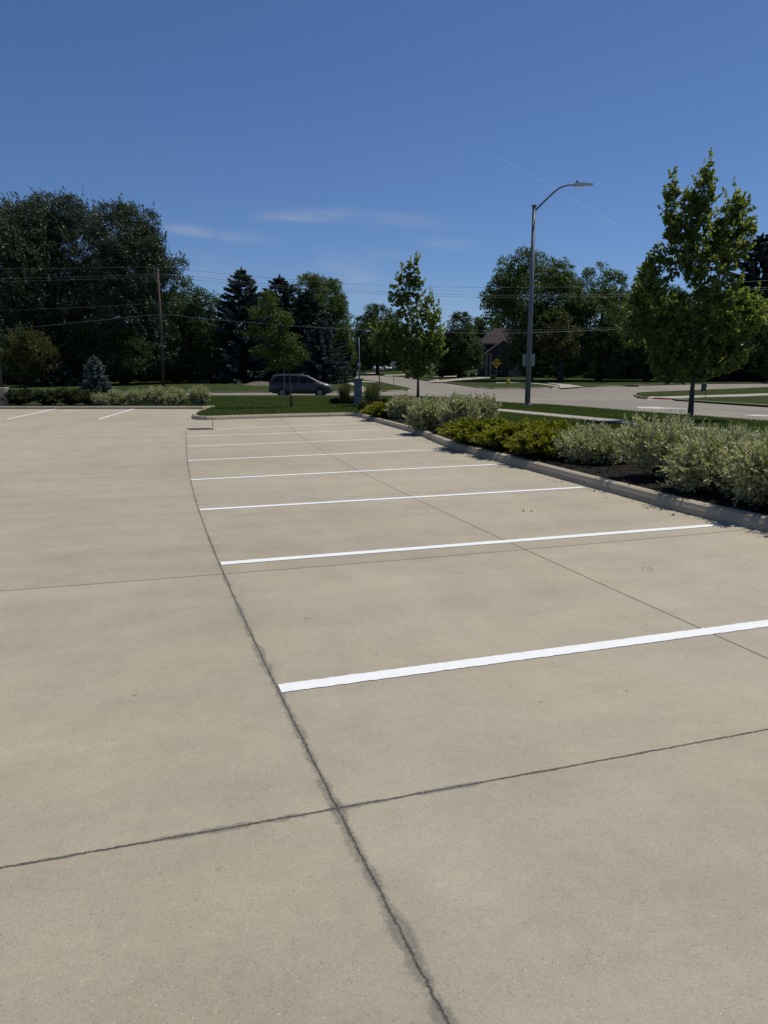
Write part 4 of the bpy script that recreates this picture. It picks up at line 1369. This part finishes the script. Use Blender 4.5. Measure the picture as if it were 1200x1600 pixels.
# stone pillar
xp, yp = gp(559.5, 633.5, RAISE)
t = thing('stone_pillar', 'square dark stone pillar with a flat cap on the lawn', 'pillar', (xp, yp, RAISE))
hp = ad(559, 591.5, yp)[1] - RAISE
MB().box((0, 0, hp / 2 - .03), (.40, .40, hp - .1), R(8)).build('shaft', M['stone'], t, bevel=.01)
MB().box((0, 0, hp - .035), (.50, .50, .07), R(8)).build('cap', M['galv'], t, bevel=.012)
MB().box((.0, 0, .05), (.50, .50, .10), R(8)).build('plinth', M['kerb'], t, bevel=.01)


# signs across the street
def sign_post(name, label, base, h, r=.03):
    t = thing(name, label, 'sign', base)
    MB().tube([(0, 0, 0), (0, 0, h)], [r, r], 6).build('post', M['galv'], t)
    return t


b = b3(615.3, 602.6, .11)
hz_ = ad(615, 570, b[1])[1] - b[2]
t = sign_post('stop_sign', 'grey back of an octagonal sign on a thin post at the side street', b, hz_ + .42)
rr = 5.7 * sc(b[1])
oc = [(rr * math.cos(R(22.5 + 45 * k)), hz_ + rr * math.sin(R(22.5 + 45 * k))) for k in range(8)]
MB().prism(oc, 'y', -.045, -.033).build('plate', M['signback'], t)
MB().box((0, -.055, hz_), (.07, .02, rr * 1.6)).build('bracket', M['galv'], t)
b = b3(677, 591.5, .11)
hz_ = ad(677, 569, b[1])[1] - b[2]
t = sign_post('road_sign', 'small white rectangular sign on a post beside the side street', b, hz_ + .3)
MB().box((0, -.045, hz_), (6.2 * sc(b[1]), .012, 8.2 * sc(b[1]))).build('plate', M['signwhite'], t)
b = b3(775, 597.5, .11)
hz_ = ad(775.8, 567.6, b[1])[1] - b[2]
t = sign_post('road_sign', 'yellow diamond warning sign reading DEAD END on the corner lawn', b, hz_ + .3)
rr = 7.6 * sc(b[1])
pl = MB().prism([(rr, hz_), (0, hz_ + rr), (-rr, hz_), (0, hz_ - rr)], 'y', -.05, -.038).build('plate', M['yellow'], t)
for txt, dz in (('DEAD', .10), ('END', -.30)):
    cu = bpy.data.curves.new('lettering', 'FONT')
    cu.body = txt
    cu.size = .36
    cu.align_x = 'CENTER'
    cu.extrude = .003
    cu.offset = .014
    o = bpy.data.objects.new('lettering', cu)
    COL.objects.link(o)
    me = bpy.data.meshes.new_from_object(o.evaluated_get(bpy.context.evaluated_depsgraph_get()))
    bpy.data.objects.remove(o)
    lo_ = link('lettering', me, M['ink'], pl)
    lo_.rotation_euler = (R(90), 0, 0)
    lo_.location = (0, -.055, hz_ + dz - .03)

# hydrant
b = b3(794, 604, .11)
t = thing('fire_hydrant', 'yellow fire hydrant on the corner lawn near the kerb', 'hydrant', b)
MB().tube([(0, 0, 0), (0, 0, .05), (0, 0, .05), (0, 0, .52), (0, 0, .56)], [.17, .17, .115, .115, .15], 14).build('barrel', M['hydrant'], t)
MB().tube([(0, 0, .56), (0, 0, .60), (0, 0, .70), (0, 0, .76), (0, 0, .82)], [.15, .145, .11, .05, .035], 14).build('bonnet', M['hydrant'], t, smooth=True)
for s_ in (-1, 1):
    MB().tube([(s_ * .1, 0, .44), (s_ * .2, 0, .44), (s_ * .21, 0, .44)], [.06, .06, .035], 10).build('nozzle', M['hydrant'], t)
MB().tube([(0, -.1, .40), (0, -.2, .40)], [.08, .08], 10).build('outlet', M['hydrant'], t)

# mailboxes


def mailbox(label, base, mat, h=1.1, sc_=1.0):
    t = thing('mailbox', label, 'mailbox', base)
    MB().box((0, 0, h / 2), (.11, .11, h)).build('post', mat, t)
    prof = [(-.12, 0), (.12, 0), (.12, .14)] + [(.12 * math.cos(R(a)), .14 + .12 * math.sin(R(a))) for a in range(15, 180, 15)] + [(-.12, .14)]
    MB().prism([(a, h + b_) for a, b_ in prof], 'x', -.16, .40).build('box', mat, t)
    MB().box((.12, -.135, h + .2), (.03, .02, .14)).build('flag', M['ink'], t)
    return t


mailbox('black mailbox on a post at the edge of the side street', b3(592.8, 598.6, .11), M['mailbox'], 1.35)
mailbox('pale mailbox beside the white rectangular sign', b3(670, 591.2, .11), M['signback'], .75)
mailbox('dark mailbox on the path before the house', b3(757, 589, .11), M['mailbox'], 1.2)


def bin_(label, base, mat):
    t = thing('wheelie_bin', label, 'bin', base, .3, 'bins on the side street')
    MB().box((0, 0, .45), (.56, .60, .86), taper=1.14).build('body', mat, t, bevel=.03)
    MB().box((0, .0, .93), (.68, .74, .08), taper=.9).build('lid', mat, t, bevel=.03)
    for s_ in (-1, 1):
        MB().tube([(s_ * .24, .28, .11), (s_ * .31, .28, .11)], [.11, .11], 12).build('wheel', M['black'], t)
    return t


bin_('brown bin at the far kerb of the side street', b3(637, 591.4, 0), M['bin'])
bin_('dark green bin half hidden by the split-top maple trunk', b3(649, 592.6, 0), M['bingreen'])

# utility cabinet, marker post, stakes, drain
b = b3(1099, 611.2, .12)
t = thing('utility_cabinet', 'green-grey utility cabinet on the grass behind the nearest maple', 'utility box', b)
MB().box((0, 0, .34), (.34, .30, .66)).build('body', M['cabinet'], t, bevel=.015)
MB().box((0, 0, .69), (.38, .34, .05)).build('lid', M['cabinet'], t, bevel=.012)
MB().box((0, 0, .02), (.42, .40, .05)).build('plinth', M['kerb'], t)
b = b3(1102, 621.5, .128)
t = thing('marker_post', 'thin dark marker post beside the path behind the maple', 'post', b)
MB().tube([(0, 0, 0), (0, 0, .95)], [.022, .022], 6).build('post', M['cabinet'], t)
MB().box((0, -.024, .86), (.10, .012, .16)).build('plate', M['cabinet'], t)
st = None
for px, py, h, lab in ((761, 629.4, .82, 'thin pale stake at the verge right of the far clump'), (1007, 619.8, .62, 'thin pale stake on the rounded corner of the right-hand lawn')):
    b = b3(px, py, .13)
    t = thing('survey_stake', lab, 'stake', b, 0, 'thin stakes')
    MB().tube([(0, 0, -.02), (0, 0, h)], [.009, .007], 5).build('rod', M['signback'], t)
    MB().box((0, 0, h + .03), (.03, .01, .06)).build('tip', M['signwhite'], t)
b = gp(988, 604.2)
t = thing('storm_drain', 'dark kerb inlet drain across the street', 'drain', (b[0], b[1] - .05, float(zt(b[1]))), R(-4))
MB().box((0, .05, .09), (1.35, .3, .12)).build('opening', M['black'], t)
MB().box((0, .08, .165), (1.6, .5, .03)).build('cover', M['kerb'], t)
MB().box((0, -.18, .012), (1.2, .3, .016)).build('grate', M['bronze'], t)

# gravel berm under the spruces
bx = GP([(380, 604.5), (430, 605), (432, 600), (405, 597.5), (386, 600)], .11)
bxc = np.mean(np.array(bx), 0)
mb = MB()
vs, fs = [], []
n1, n2 = 26, 6
for i in range(n2):
    for k in range(n1):
        a = 6.283 * k / n1
        r = 1 - i / (n2 - 1)
        px_, py_ = bxc[0] + math.cos(a) * 1.9 * r, bxc[1] + math.sin(a) * 3.2 * r
        vs.append((px_, py_, float(zt(py_)) + .10 + .38 * (1 - r * r) + random.uniform(-.03, .03)))
for i in range(n2 - 1):
    for k in range(n1):
        fs.append((i * n1 + k, i * n1 + (k + 1) % n1, (i + 1) * n1 + (k + 1) % n1, (i + 1) * n1 + k))
tag(mb.add(vs, fs).build('gravel_mound', M['rock']), kind='structure')


# ================================================================== VEHICLES
def vehicle(name, label, loc, rz, paint, group=None, hs=1.0, ls=1.0):
    t = thing(name, label, 'van' if hs == 1 else 'car', loc, rz, group)
    xs = np.array([-2.56, -2.50, -2.42, -2.28, -2.10, -1.70, -1.2, -.6, 0, .35, .65, .9, 1.15, 1.4, 1.6, 1.85, 2.1, 2.32, 2.46, 2.54, 2.57])
    RX = [-2.56, -2.50, -2.42, -2.28, -2.10, -1.2, -.2, .35, .65, 1.6, 1.85, 2.1, 2.32, 2.46, 2.54, 2.57]
    RZ = [.88, 1.12, 1.40, 1.66, 1.74, 1.78, 1.77, 1.72, 1.645, 1.17, 1.10, 1.03, .94, .84, .72, .62]
    BX, BZ = [-2.56, -2.42, -2.0, 0, 1.0, 1.55, 1.75, 2.2, 2.46, 2.57], [.84, 1.05, 1.10, 1.06, 1.02, 1.03, 1.02, .93, .78, .56]
    roof = lambda x: np.interp(x, RX, RZ) * hs
    belt = lambda x: min(np.interp(x, BX, BZ) * hs, roof(x) - .02)
    wid = lambda x: .985 * np.interp(x, [-2.57, -2.45, -2.1, -1, 1, 1.9, 2.3, 2.5, 2.57], [.82, .91, .97, 1, 1, .97, .90, .74, .55])
    bot = lambda x: np.interp(x, [-2.57, -2.4, -2.1, 2.0, 2.4, 2.57], [.46, .32, .24, .22, .26, .36])

    def half(x):
        w, zr, zb, z0 = wid(x), roof(x), belt(x), bot(x)
        cab = np.interp(x, [-2.56, -2.2, .5, 1.6, 2.57], [.88, .74, .72, .84, .9])
        z1 = min(.62 * hs, zb - .1)
        return [(w * .90, z0), (w * .985, z0 + .10), (w, max(z1, z0 + .14)), (w * .985, max(zb - .06, z0 + .18)), (w * .96, max(zb, z0 + .2)), (w * cab, max(zr - .09, z0 + .22)), (w * cab * .965, max(zr - .04, z0 + .225)), (w * cab * .86, max(zr - .008, z0 + .23)), (w * .4, max(zr + .016, z0 + .24))]
    mb = MB()
    m = 18
    vs, fs = [], []
    for x in xs:
        h = half(x)
        ring = [(x * ls, -a, b_) for a, b_ in h] + [(x * ls, a, b_) for a, b_ in reversed(h)]
        vs += ring
    for i in range(len(xs) - 1):
        for k in range(m):
            k2 = (k + 1) % m
            fs.append((i * m + k, i * m + k2, (i + 1) * m + k2, (i + 1) * m + k))
    fs.append(tuple(range(m)))
    fs.append(tuple((len(xs) - 1) * m + k for k in range(m - 1, -1, -1)))
    mb.add(vs, fs)
    mb.build('body', paint, t, smooth=True)

    def side_y(x, z):
        h = half(x)
        zz, yy = [q[1] for q in h], [q[0] for q in h]
        return float(np.interp(z, zz, yy))
    # side windows
    wins = [(-2.22, -1.32, .10, .0), (-1.25, -.16, 0, 0), (-.08, .62, 0, .0), (.66, 1.22, 0, .12)]
    for sgn in (-1, 1):
        for a, b_, ra, rb in wins:
            vs, fs = [], []
            n = 8
            for i in range(n + 1):
                x = a + (b_ - a) * i / n
                zl, zh = belt(x) + .05, roof(x) - .11
                if a < -2.0:
                    zh = min(zh, zl + (zh - zl) * min(1, (i + 2) / 5))
                zh = max(zh, zl + .02)
                for j in range(4):
                    z = zl + (zh - zl) * j / 3
                    vs.append((x * ls, sgn * (side_y(x, z) + .009), z))
            for i in range(n):
                for j in range(3):
                    fs.append((i * 4 + j, i * 4 + j + 1, (i + 1) * 4 + j + 1, (i + 1) * 4 + j))
            MB().add(vs, fs).build('window', M['glass'], t, smooth=True)
        for hx_ in (-.28, .12):
            z = .94 * hs
            MB().box((hx_ * ls, sgn * (side_y(hx_, z) + .018), z), (.19, .03, .035)).build('door_handle', M['alloy'], t, bevel=.006)
        mb = MB().box((1.05 * ls, sgn * (side_y(1.05, 1.1 * hs) + .10), 1.10 * hs), (.13, .20, .15))
        mb.build('mirror', paint, t, bevel=.03)
        # body side moulding and sliding door rail
        MB().box((-1.6 * ls, sgn * (side_y(-1.6, .99 * hs) + .004), .99 * hs), (1.1, .012, .018)).build('door_rail', M['trim'], t)
        for wx in (-1.47, 1.56):
            w = wid(wx)
            MB().tube([(wx * ls, sgn * (w - .20), .36), (wx * ls, sgn * (w + .006), .36)], [.42, .42], 24).build('wheel_arch', M['trim'], t)
            wh = MB().tube([(wx * ls, sgn * (w - .20), .335), (wx * ls, sgn * (w - .18), .335), (wx * ls, sgn * (w + .006), .335), (wx * ls, sgn * (w + .018), .335)], [.30, .335, .335, .30], 26).build('wheel', M['black'], t)
            mb = MB().tube([(wx * ls, sgn * (w + .017), .335), (wx * ls, sgn * (w + .024), .335)], [.215, .20], 24)
            for k in range(5):
                an = 6.283 * k / 5 + .3
                mb.box((wx * ls + .12 * math.cos(an), sgn * (w + .03), .335 + .12 * math.sin(an)), (.05, .02, .05))
            mb.build('rim', M['alloy'], wh)
        # lamps
        MB().add([(2.50 * ls, sgn * .60, .70 * hs), (2.40 * ls, sgn * .82, .72 * hs), (1.98 * ls, sgn * .955, .90 * hs), (2.02 * ls, sgn * .86, 1.005 * hs), (2.36 * ls, sgn * .66, .90 * hs)],
                 [(0, 1, 2, 3, 4)]).build('headlight', M['lamp'], t)
        MB().box((-2.49 * ls, sgn * .80, 1.0 * hs), (.10, .14, .34)).build('tail_light', M['tail'], t, bevel=.02)
    # windscreen and rear glass
    for rng_, nm in (((.74, 1.52), 'windscreen'), ((-2.46, -2.26), 'rear_window')):
        vs, fs = [], []
        for i in range(7):
            x = rng_[0] + (rng_[1] - rng_[0]) * i / 6
            hw = wid(x) * .62
            for j in range(5):
                yy_ = -hw + 2 * hw * j / 4
                dx = .012 if nm == 'windscreen' else -.014
                vs.append((x * ls + dx, yy_, roof(x) + .022))
        for i in range(6):
            for j in range(4):
                fs.append((i * 5 + j, i * 5 + j + 1, (i + 1) * 5 + j + 1, (i + 1) * 5 + j))
        MB().add(vs, fs).build(nm, M['glass'], t, smooth=True)
    MB().box((2.565 * ls, 0, .50 * hs), (.05, 1.0, .16)).build('grille', M['trim'], t, bevel=.02)
    MB().box((-2.57 * ls, 0, .44), (.10, 1.5, .14)).build('bumper', paint, t, bevel=.03)
    for sgn in (-1, 1):
        MB().tube([(-2.0 * ls, sgn * .62, 1.80 * hs), (-1.9 * ls, sgn * .62, 1.84 * hs), (.0, sgn * .62, 1.84 * hs), (.1, sgn * .62, 1.79 * hs)], [.018] * 4, 6).build('roof_rail', M['trim'], t)
    return t


xv, _ = ad(471, 619, 61.3)
vehicle('minivan', 'dark grey minivan on the street behind the lawn, facing right', (xv, 61.6, float(zt(61.3))), 0, M['vanpaint'])
xw, _ = ad(589, 578, 168)
vehicle('parked_car', 'white car parked nose-on in the shade down the side street', (xw, 168, float(zt(168)) + .1), R(-82), M['carwhite'], 'parked cars down the side street', hs=.98, ls=.95)
xw, _ = ad(602, 577, 172)
vehicle('parked_car', 'white car half hidden to the right of the other white one', (xw, 172, float(zt(172)) + .1), R(-60), M['carwhite'], 'parked cars down the side street', hs=.90, ls=.9)

# ================================================================== HOUSES
def wall_window(parent, x, y, z, w, h):
    f = MB().box((x, y, z), (w + .2, .08, h + .2)).build('window', M['shaded_white_trim'], parent)
    MB().box((x, y - .045, z), (w, .03, h)).build('pane', M['glass'], f)


Yh = 124.0
s = sc(Yh)
x0, _ = ad(752, 580, Yh)
zb = float(zt(Yh)) + .05
ez = ad(770, 536, Yh)[1] - zb       # upper eave height
az = ad(777, 509.5, Yh)[1] - zb     # apex
t = thing('house', 'brown-roofed house with a white porch behind the yellow diamond sign', 'house', (x0, Yh, zb))
W_ = 9.6
MB().box((W_ / 2 + .4, 5.6, ez / 2), (W_ - .4, 9.0, ez)).build('wall', M['shaded_siding'], t)
rv = [(-.2, .6, ez), (W_ + .8, .6, ez), (W_ + .8, 10.6, ez), (-.2, 10.6, ez), (2.7, 5.0, az), (W_ - 2.6, 5.0, az), (W_ - 2.6, 6.2, az), (2.7, 6.2, az)]
rf = MB().add(rv, [(0, 1, 5, 4), (1, 2, 6, 5), (2, 3, 7, 6), (3, 0, 4, 7), (4, 5, 6, 7), (3, 2, 1, 0)]).build('roof', M['roof'], t)
MB().box((W_ / 2 + .3, .59, ez - .12), (W_ + 1.0, .06, .22)).build('fascia', M['shaded_white_trim'], rf)
MB().box((2.1, 1.05, ez - .5), (1.4, .1, .55)).build('vent', M['black'], t)
# front wing with gable, porch columns and garage
gz, gl = ad(756, 553, Yh)[1] - zb, ad(777, 541, Yh)[1] - zb
MB().box((2.9, -1.2, gz / 2), (4.6, 4.4, gz)).build('front_wall', M['shaded_siding'], t)
MB().add([(.2, -3.7, gz), (5.7, -3.7, gz), (2.95, -3.7, gz + 2.0), (.2, 1.2, gz), (5.7, 1.2, gz), (2.95, 1.2, gz + 2.0)], [(0, 1, 2), (5, 4, 3), (1, 4, 5, 2), (0, 2, 5, 3), (0, 3, 4, 1)]).build('gable_roof', M['roof'], t)
MB().prism([(.6, gz + .05), (5.3, gz + .05), (2.95, gz + 1.72)], 'y', -3.76, -3.71).build('gable', M['shaded_siding'], t)
for cx_ in (.35, .95):
    MB().box((cx_, -3.6, gz / 2), (.26, .26, gz)).build('column', M['shaded_white_trim'], t)
MB().box((.65, -3.6, gz - .1), (1.0, .3, .2)).build('beam', M['shaded_white_trim'], t)
MB().box((4.95, -4.0, 1.15), (2.2, .8, 2.3)).build('garage', M['siding'], t)
MB().box((4.95, -4.43, 1.0), (1.8, .06, 2.0)).build('garage_door', M['siding'], t)
wall_window(t, 2.2, -3.44, 1.5, 1.1, 1.2)
wall_window(t, 4.5, 1.06, ez - 1.3, 1.1, 1.0)
wall_window(t, 7.2, 1.06, ez - 1.3, 1.1, 1.0)

Yh = 134.0
x0, _ = ad(842, 580, Yh)
zb = float(zt(Yh)) + .05
t = thing('house', 'pale house mostly hidden behind the largest tree and the domed tree', 'house', (x0, Yh, zb))
MB().box((7, 4, 1.7), (14, 8, 3.4)).build('wall', M['siding'], t)
MB().add([(-.5, -.5, 3.4), (14.5, -.5, 3.4), (14.5, 8.5, 3.4), (-.5, 8.5, 3.4), (3, 4, 6.2), (11, 4, 6.2)], [(0, 1, 5, 4), (1, 2, 5), (2, 3, 4, 5), (3, 0, 4), (3, 2, 1, 0)]).build('roof', M['roof'], t)
for wx in (2.2, 6.2, 10.8):
    wall_window(t, wx, -.04, 1.8, 1.3, 1.3)
MB().box((8.6, -.03, 1.1), (1.0, .08, 2.1)).build('door', M['ink'], t)

# ================================================================== SKY, SUN
SUN_EL, SUN_AZ = R(63.5), R(56)      # azimuth measured from straight ahead to the right
sun_dir = Vector((math.sin(SUN_AZ) * math.cos(SUN_EL), math.cos(SUN_AZ) * math.cos(SUN_EL), math.sin(SUN_EL)))
ld = bpy.data.lights.new('sun', 'SUN')
ld.energy = 4.0
ld.angle = R(.53)
ld.color = (1.0, .955, .87)
lo_ = bpy.data.objects.new('sun', ld)
COL.objects.link(lo_)
lo_.rotation_euler = (-sun_dir).to_track_quat('-Z', 'Y').to_euler()
lo_.location = (30, 20, 60)

w = bpy.data.worlds.new('World')
bpy.context.scene.world = w
w.use_nodes = True
n = NT(w.node_tree)
bg = w.node_tree.nodes['Background']
sky = n.node('ShaderNodeTexSky', sky_type='NISHITA')
sky.sun_disc = False
sky.sun_elevation = SUN_EL
sky.sun_rotation = SUN_AZ
sky.altitude = 900
sky.air_density = 1.0
sky.dust_density = .25
sky.ozone_density = 4.0
d = n.node('ShaderNodeTexCoord').outputs['Generated']
dx, dy, dz = n.xyz(d)
az_ = n.m('ARCTAN2', dx, dy)
el_ = n.m('ARCSINE', dz)


def angles(px, py):
    v = ray(px, py)
    v = v / np.linalg.norm(v)
    return math.atan2(v[0], v[1]), math.asin(v[2])


cl = None
nz = n.noise(n.comb(n.m('MULTIPLY', az_, 9.0), n.m('MULTIPLY', el_, 60.0), 2.0), 1.0, 6, .62)
nz2 = n.noise(n.comb(n.m('MULTIPLY', az_, 26.0), n.m('MULTIPLY', el_, 150.0), 5.0), 1.0, 5, .6)
nzz = n.m('ADD', n.m('MULTIPLY', nz, .65), n.m('MULTIPLY', nz2, .35))
for (xa, ya, xb_, yb_, wpx, s_) in [(385, 338, 600, 332, 8, .34), (480, 330, 740, 350, 9, .22), (250, 354, 345, 366, 7, .42), (320, 366, 450, 376, 8, .20), (650, 376, 760, 384, 8, .16),
                                    (490, 408, 610, 440, 20, .26), (420, 440, 700, 470, 30, .20), (620, 478, 800, 482, 26, .20), (280, 415, 420, 440, 22, .14), (560, 396, 660, 404, 10, .10)]:
    a0_, e0_ = angles(xa, ya)
    a1_, e1_ = angles(xb_, yb_)
    slope = (e1_ - e0_) / (a1_ - a0_)
    off = n.m('SUBTRACT', n.m('SUBTRACT', el_, e0_), n.m('MULTIPLY', n.m('SUBTRACT', az_, a0_), slope))
    off = n.m('ADD', off, n.m('MULTIPLY', n.m('SUBTRACT', nz, .5), 1.6 * wpx / F))
    v = n.ss(n.m('ABSOLUTE', off), wpx / F * 1.7, 0.0)
    L_ = abs(a1_ - a0_)
    v = n.m('MULTIPLY', v, n.m('MULTIPLY', n.ss(az_, a0_ - .01, a0_ + L_ * .3), n.ss(az_, a1_ + .01, a1_ - L_ * .45)))
    v = n.m('MULTIPLY', v, n.m('MULTIPLY', n.ss(nzz, .22, .85), s_ * 1.25))
    cl = v if cl is None else n.m('MAXIMUM', cl, v)
skyc = n.mix(1.0, sky.outputs[0], (.78, .93, 1.18), 'MULTIPLY')
SKY_STR = .068
CW = 0.50 / SKY_STR
n.put(bg.inputs[0], n.mix(cl, skyc, (CW * .92, CW * .98, CW * 1.08)))
bg.inputs[1].default_value = SKY_STR

# contrail: a long thin vapour tube at cruising height
alt = 8000.0
def at_alt(px, py):
    v = ray(px, py)
    k = (alt - H) / v[2]
    return Vector((v[0] * k, v[1] * k, alt))
p0, p1 = at_alt(778, 244), at_alt(975, 357)
m, nn, bs = material('vapour')
tr = nn.node('ShaderNodeBsdfTransparent')
df = nn.node('ShaderNodeBsdfDiffuse')
df.inputs[0].default_value = (.9, .92, .95, 1)
tl = nn.node('ShaderNodeBsdfTranslucent')
tl.inputs[0].default_value = (.9, .92, .95, 1)
a_ = nn.node('ShaderNodeAddShader')
nn.put(a_.inputs[0], df.outputs[0])
nn.put(a_.inputs[1], tl.outputs[0])
mx = nn.node('ShaderNodeMixShader')
nn.put(mx.inputs[0], nn.m('MULTIPLY', nn.ss(nn.noise(nn.pos(), .0006, 4, .6), .25, .75), .045))
nn.put(mx.inputs[1], tr.outputs[0])
nn.put(mx.inputs[2], a_.outputs[0])
nn.put(m.node_tree.nodes['Material Output'].inputs[0], mx.outputs[0])
k = 30
pts = [p0.lerp(p1, i / k) for i in range(k + 1)]
rad = [22 + 26 * (i / k) for i in range(k + 1)]
rad[0] = 6
rad[-1] = 8
tag(MB().tube(pts, rad, 8).build('contrail', m, smooth=True), 'thin straight white aircraft trail high in the blue sky', 'contrail')

# ================================================================== CAMERA / RENDER
cd = bpy.data.cameras.new('camera')
cd.sensor_fit = 'VERTICAL'
cd.sensor_height = 36
cd.lens = F / 1600 * 36
cd.clip_start = .05
cd.clip_end = 90000
co = bpy.data.objects.new('camera', cd)
COL.objects.link(co)
co.location = (0, 0, H)
co.rotation_euler = (R(90) - PITCH, 0, 0)
sc_ = bpy.context.scene
sc_.camera = co
sc_.view_settings.view_transform = 'Standard'
sc_.view_settings.look = 'None'
sc_.view_settings.exposure = 0
sc_.view_settings.gamma = 1
sc_.cycles.max_bounces = 6
sc_.cycles.diffuse_bounces = 3
sc_.cycles.transparent_max_bounces = 8
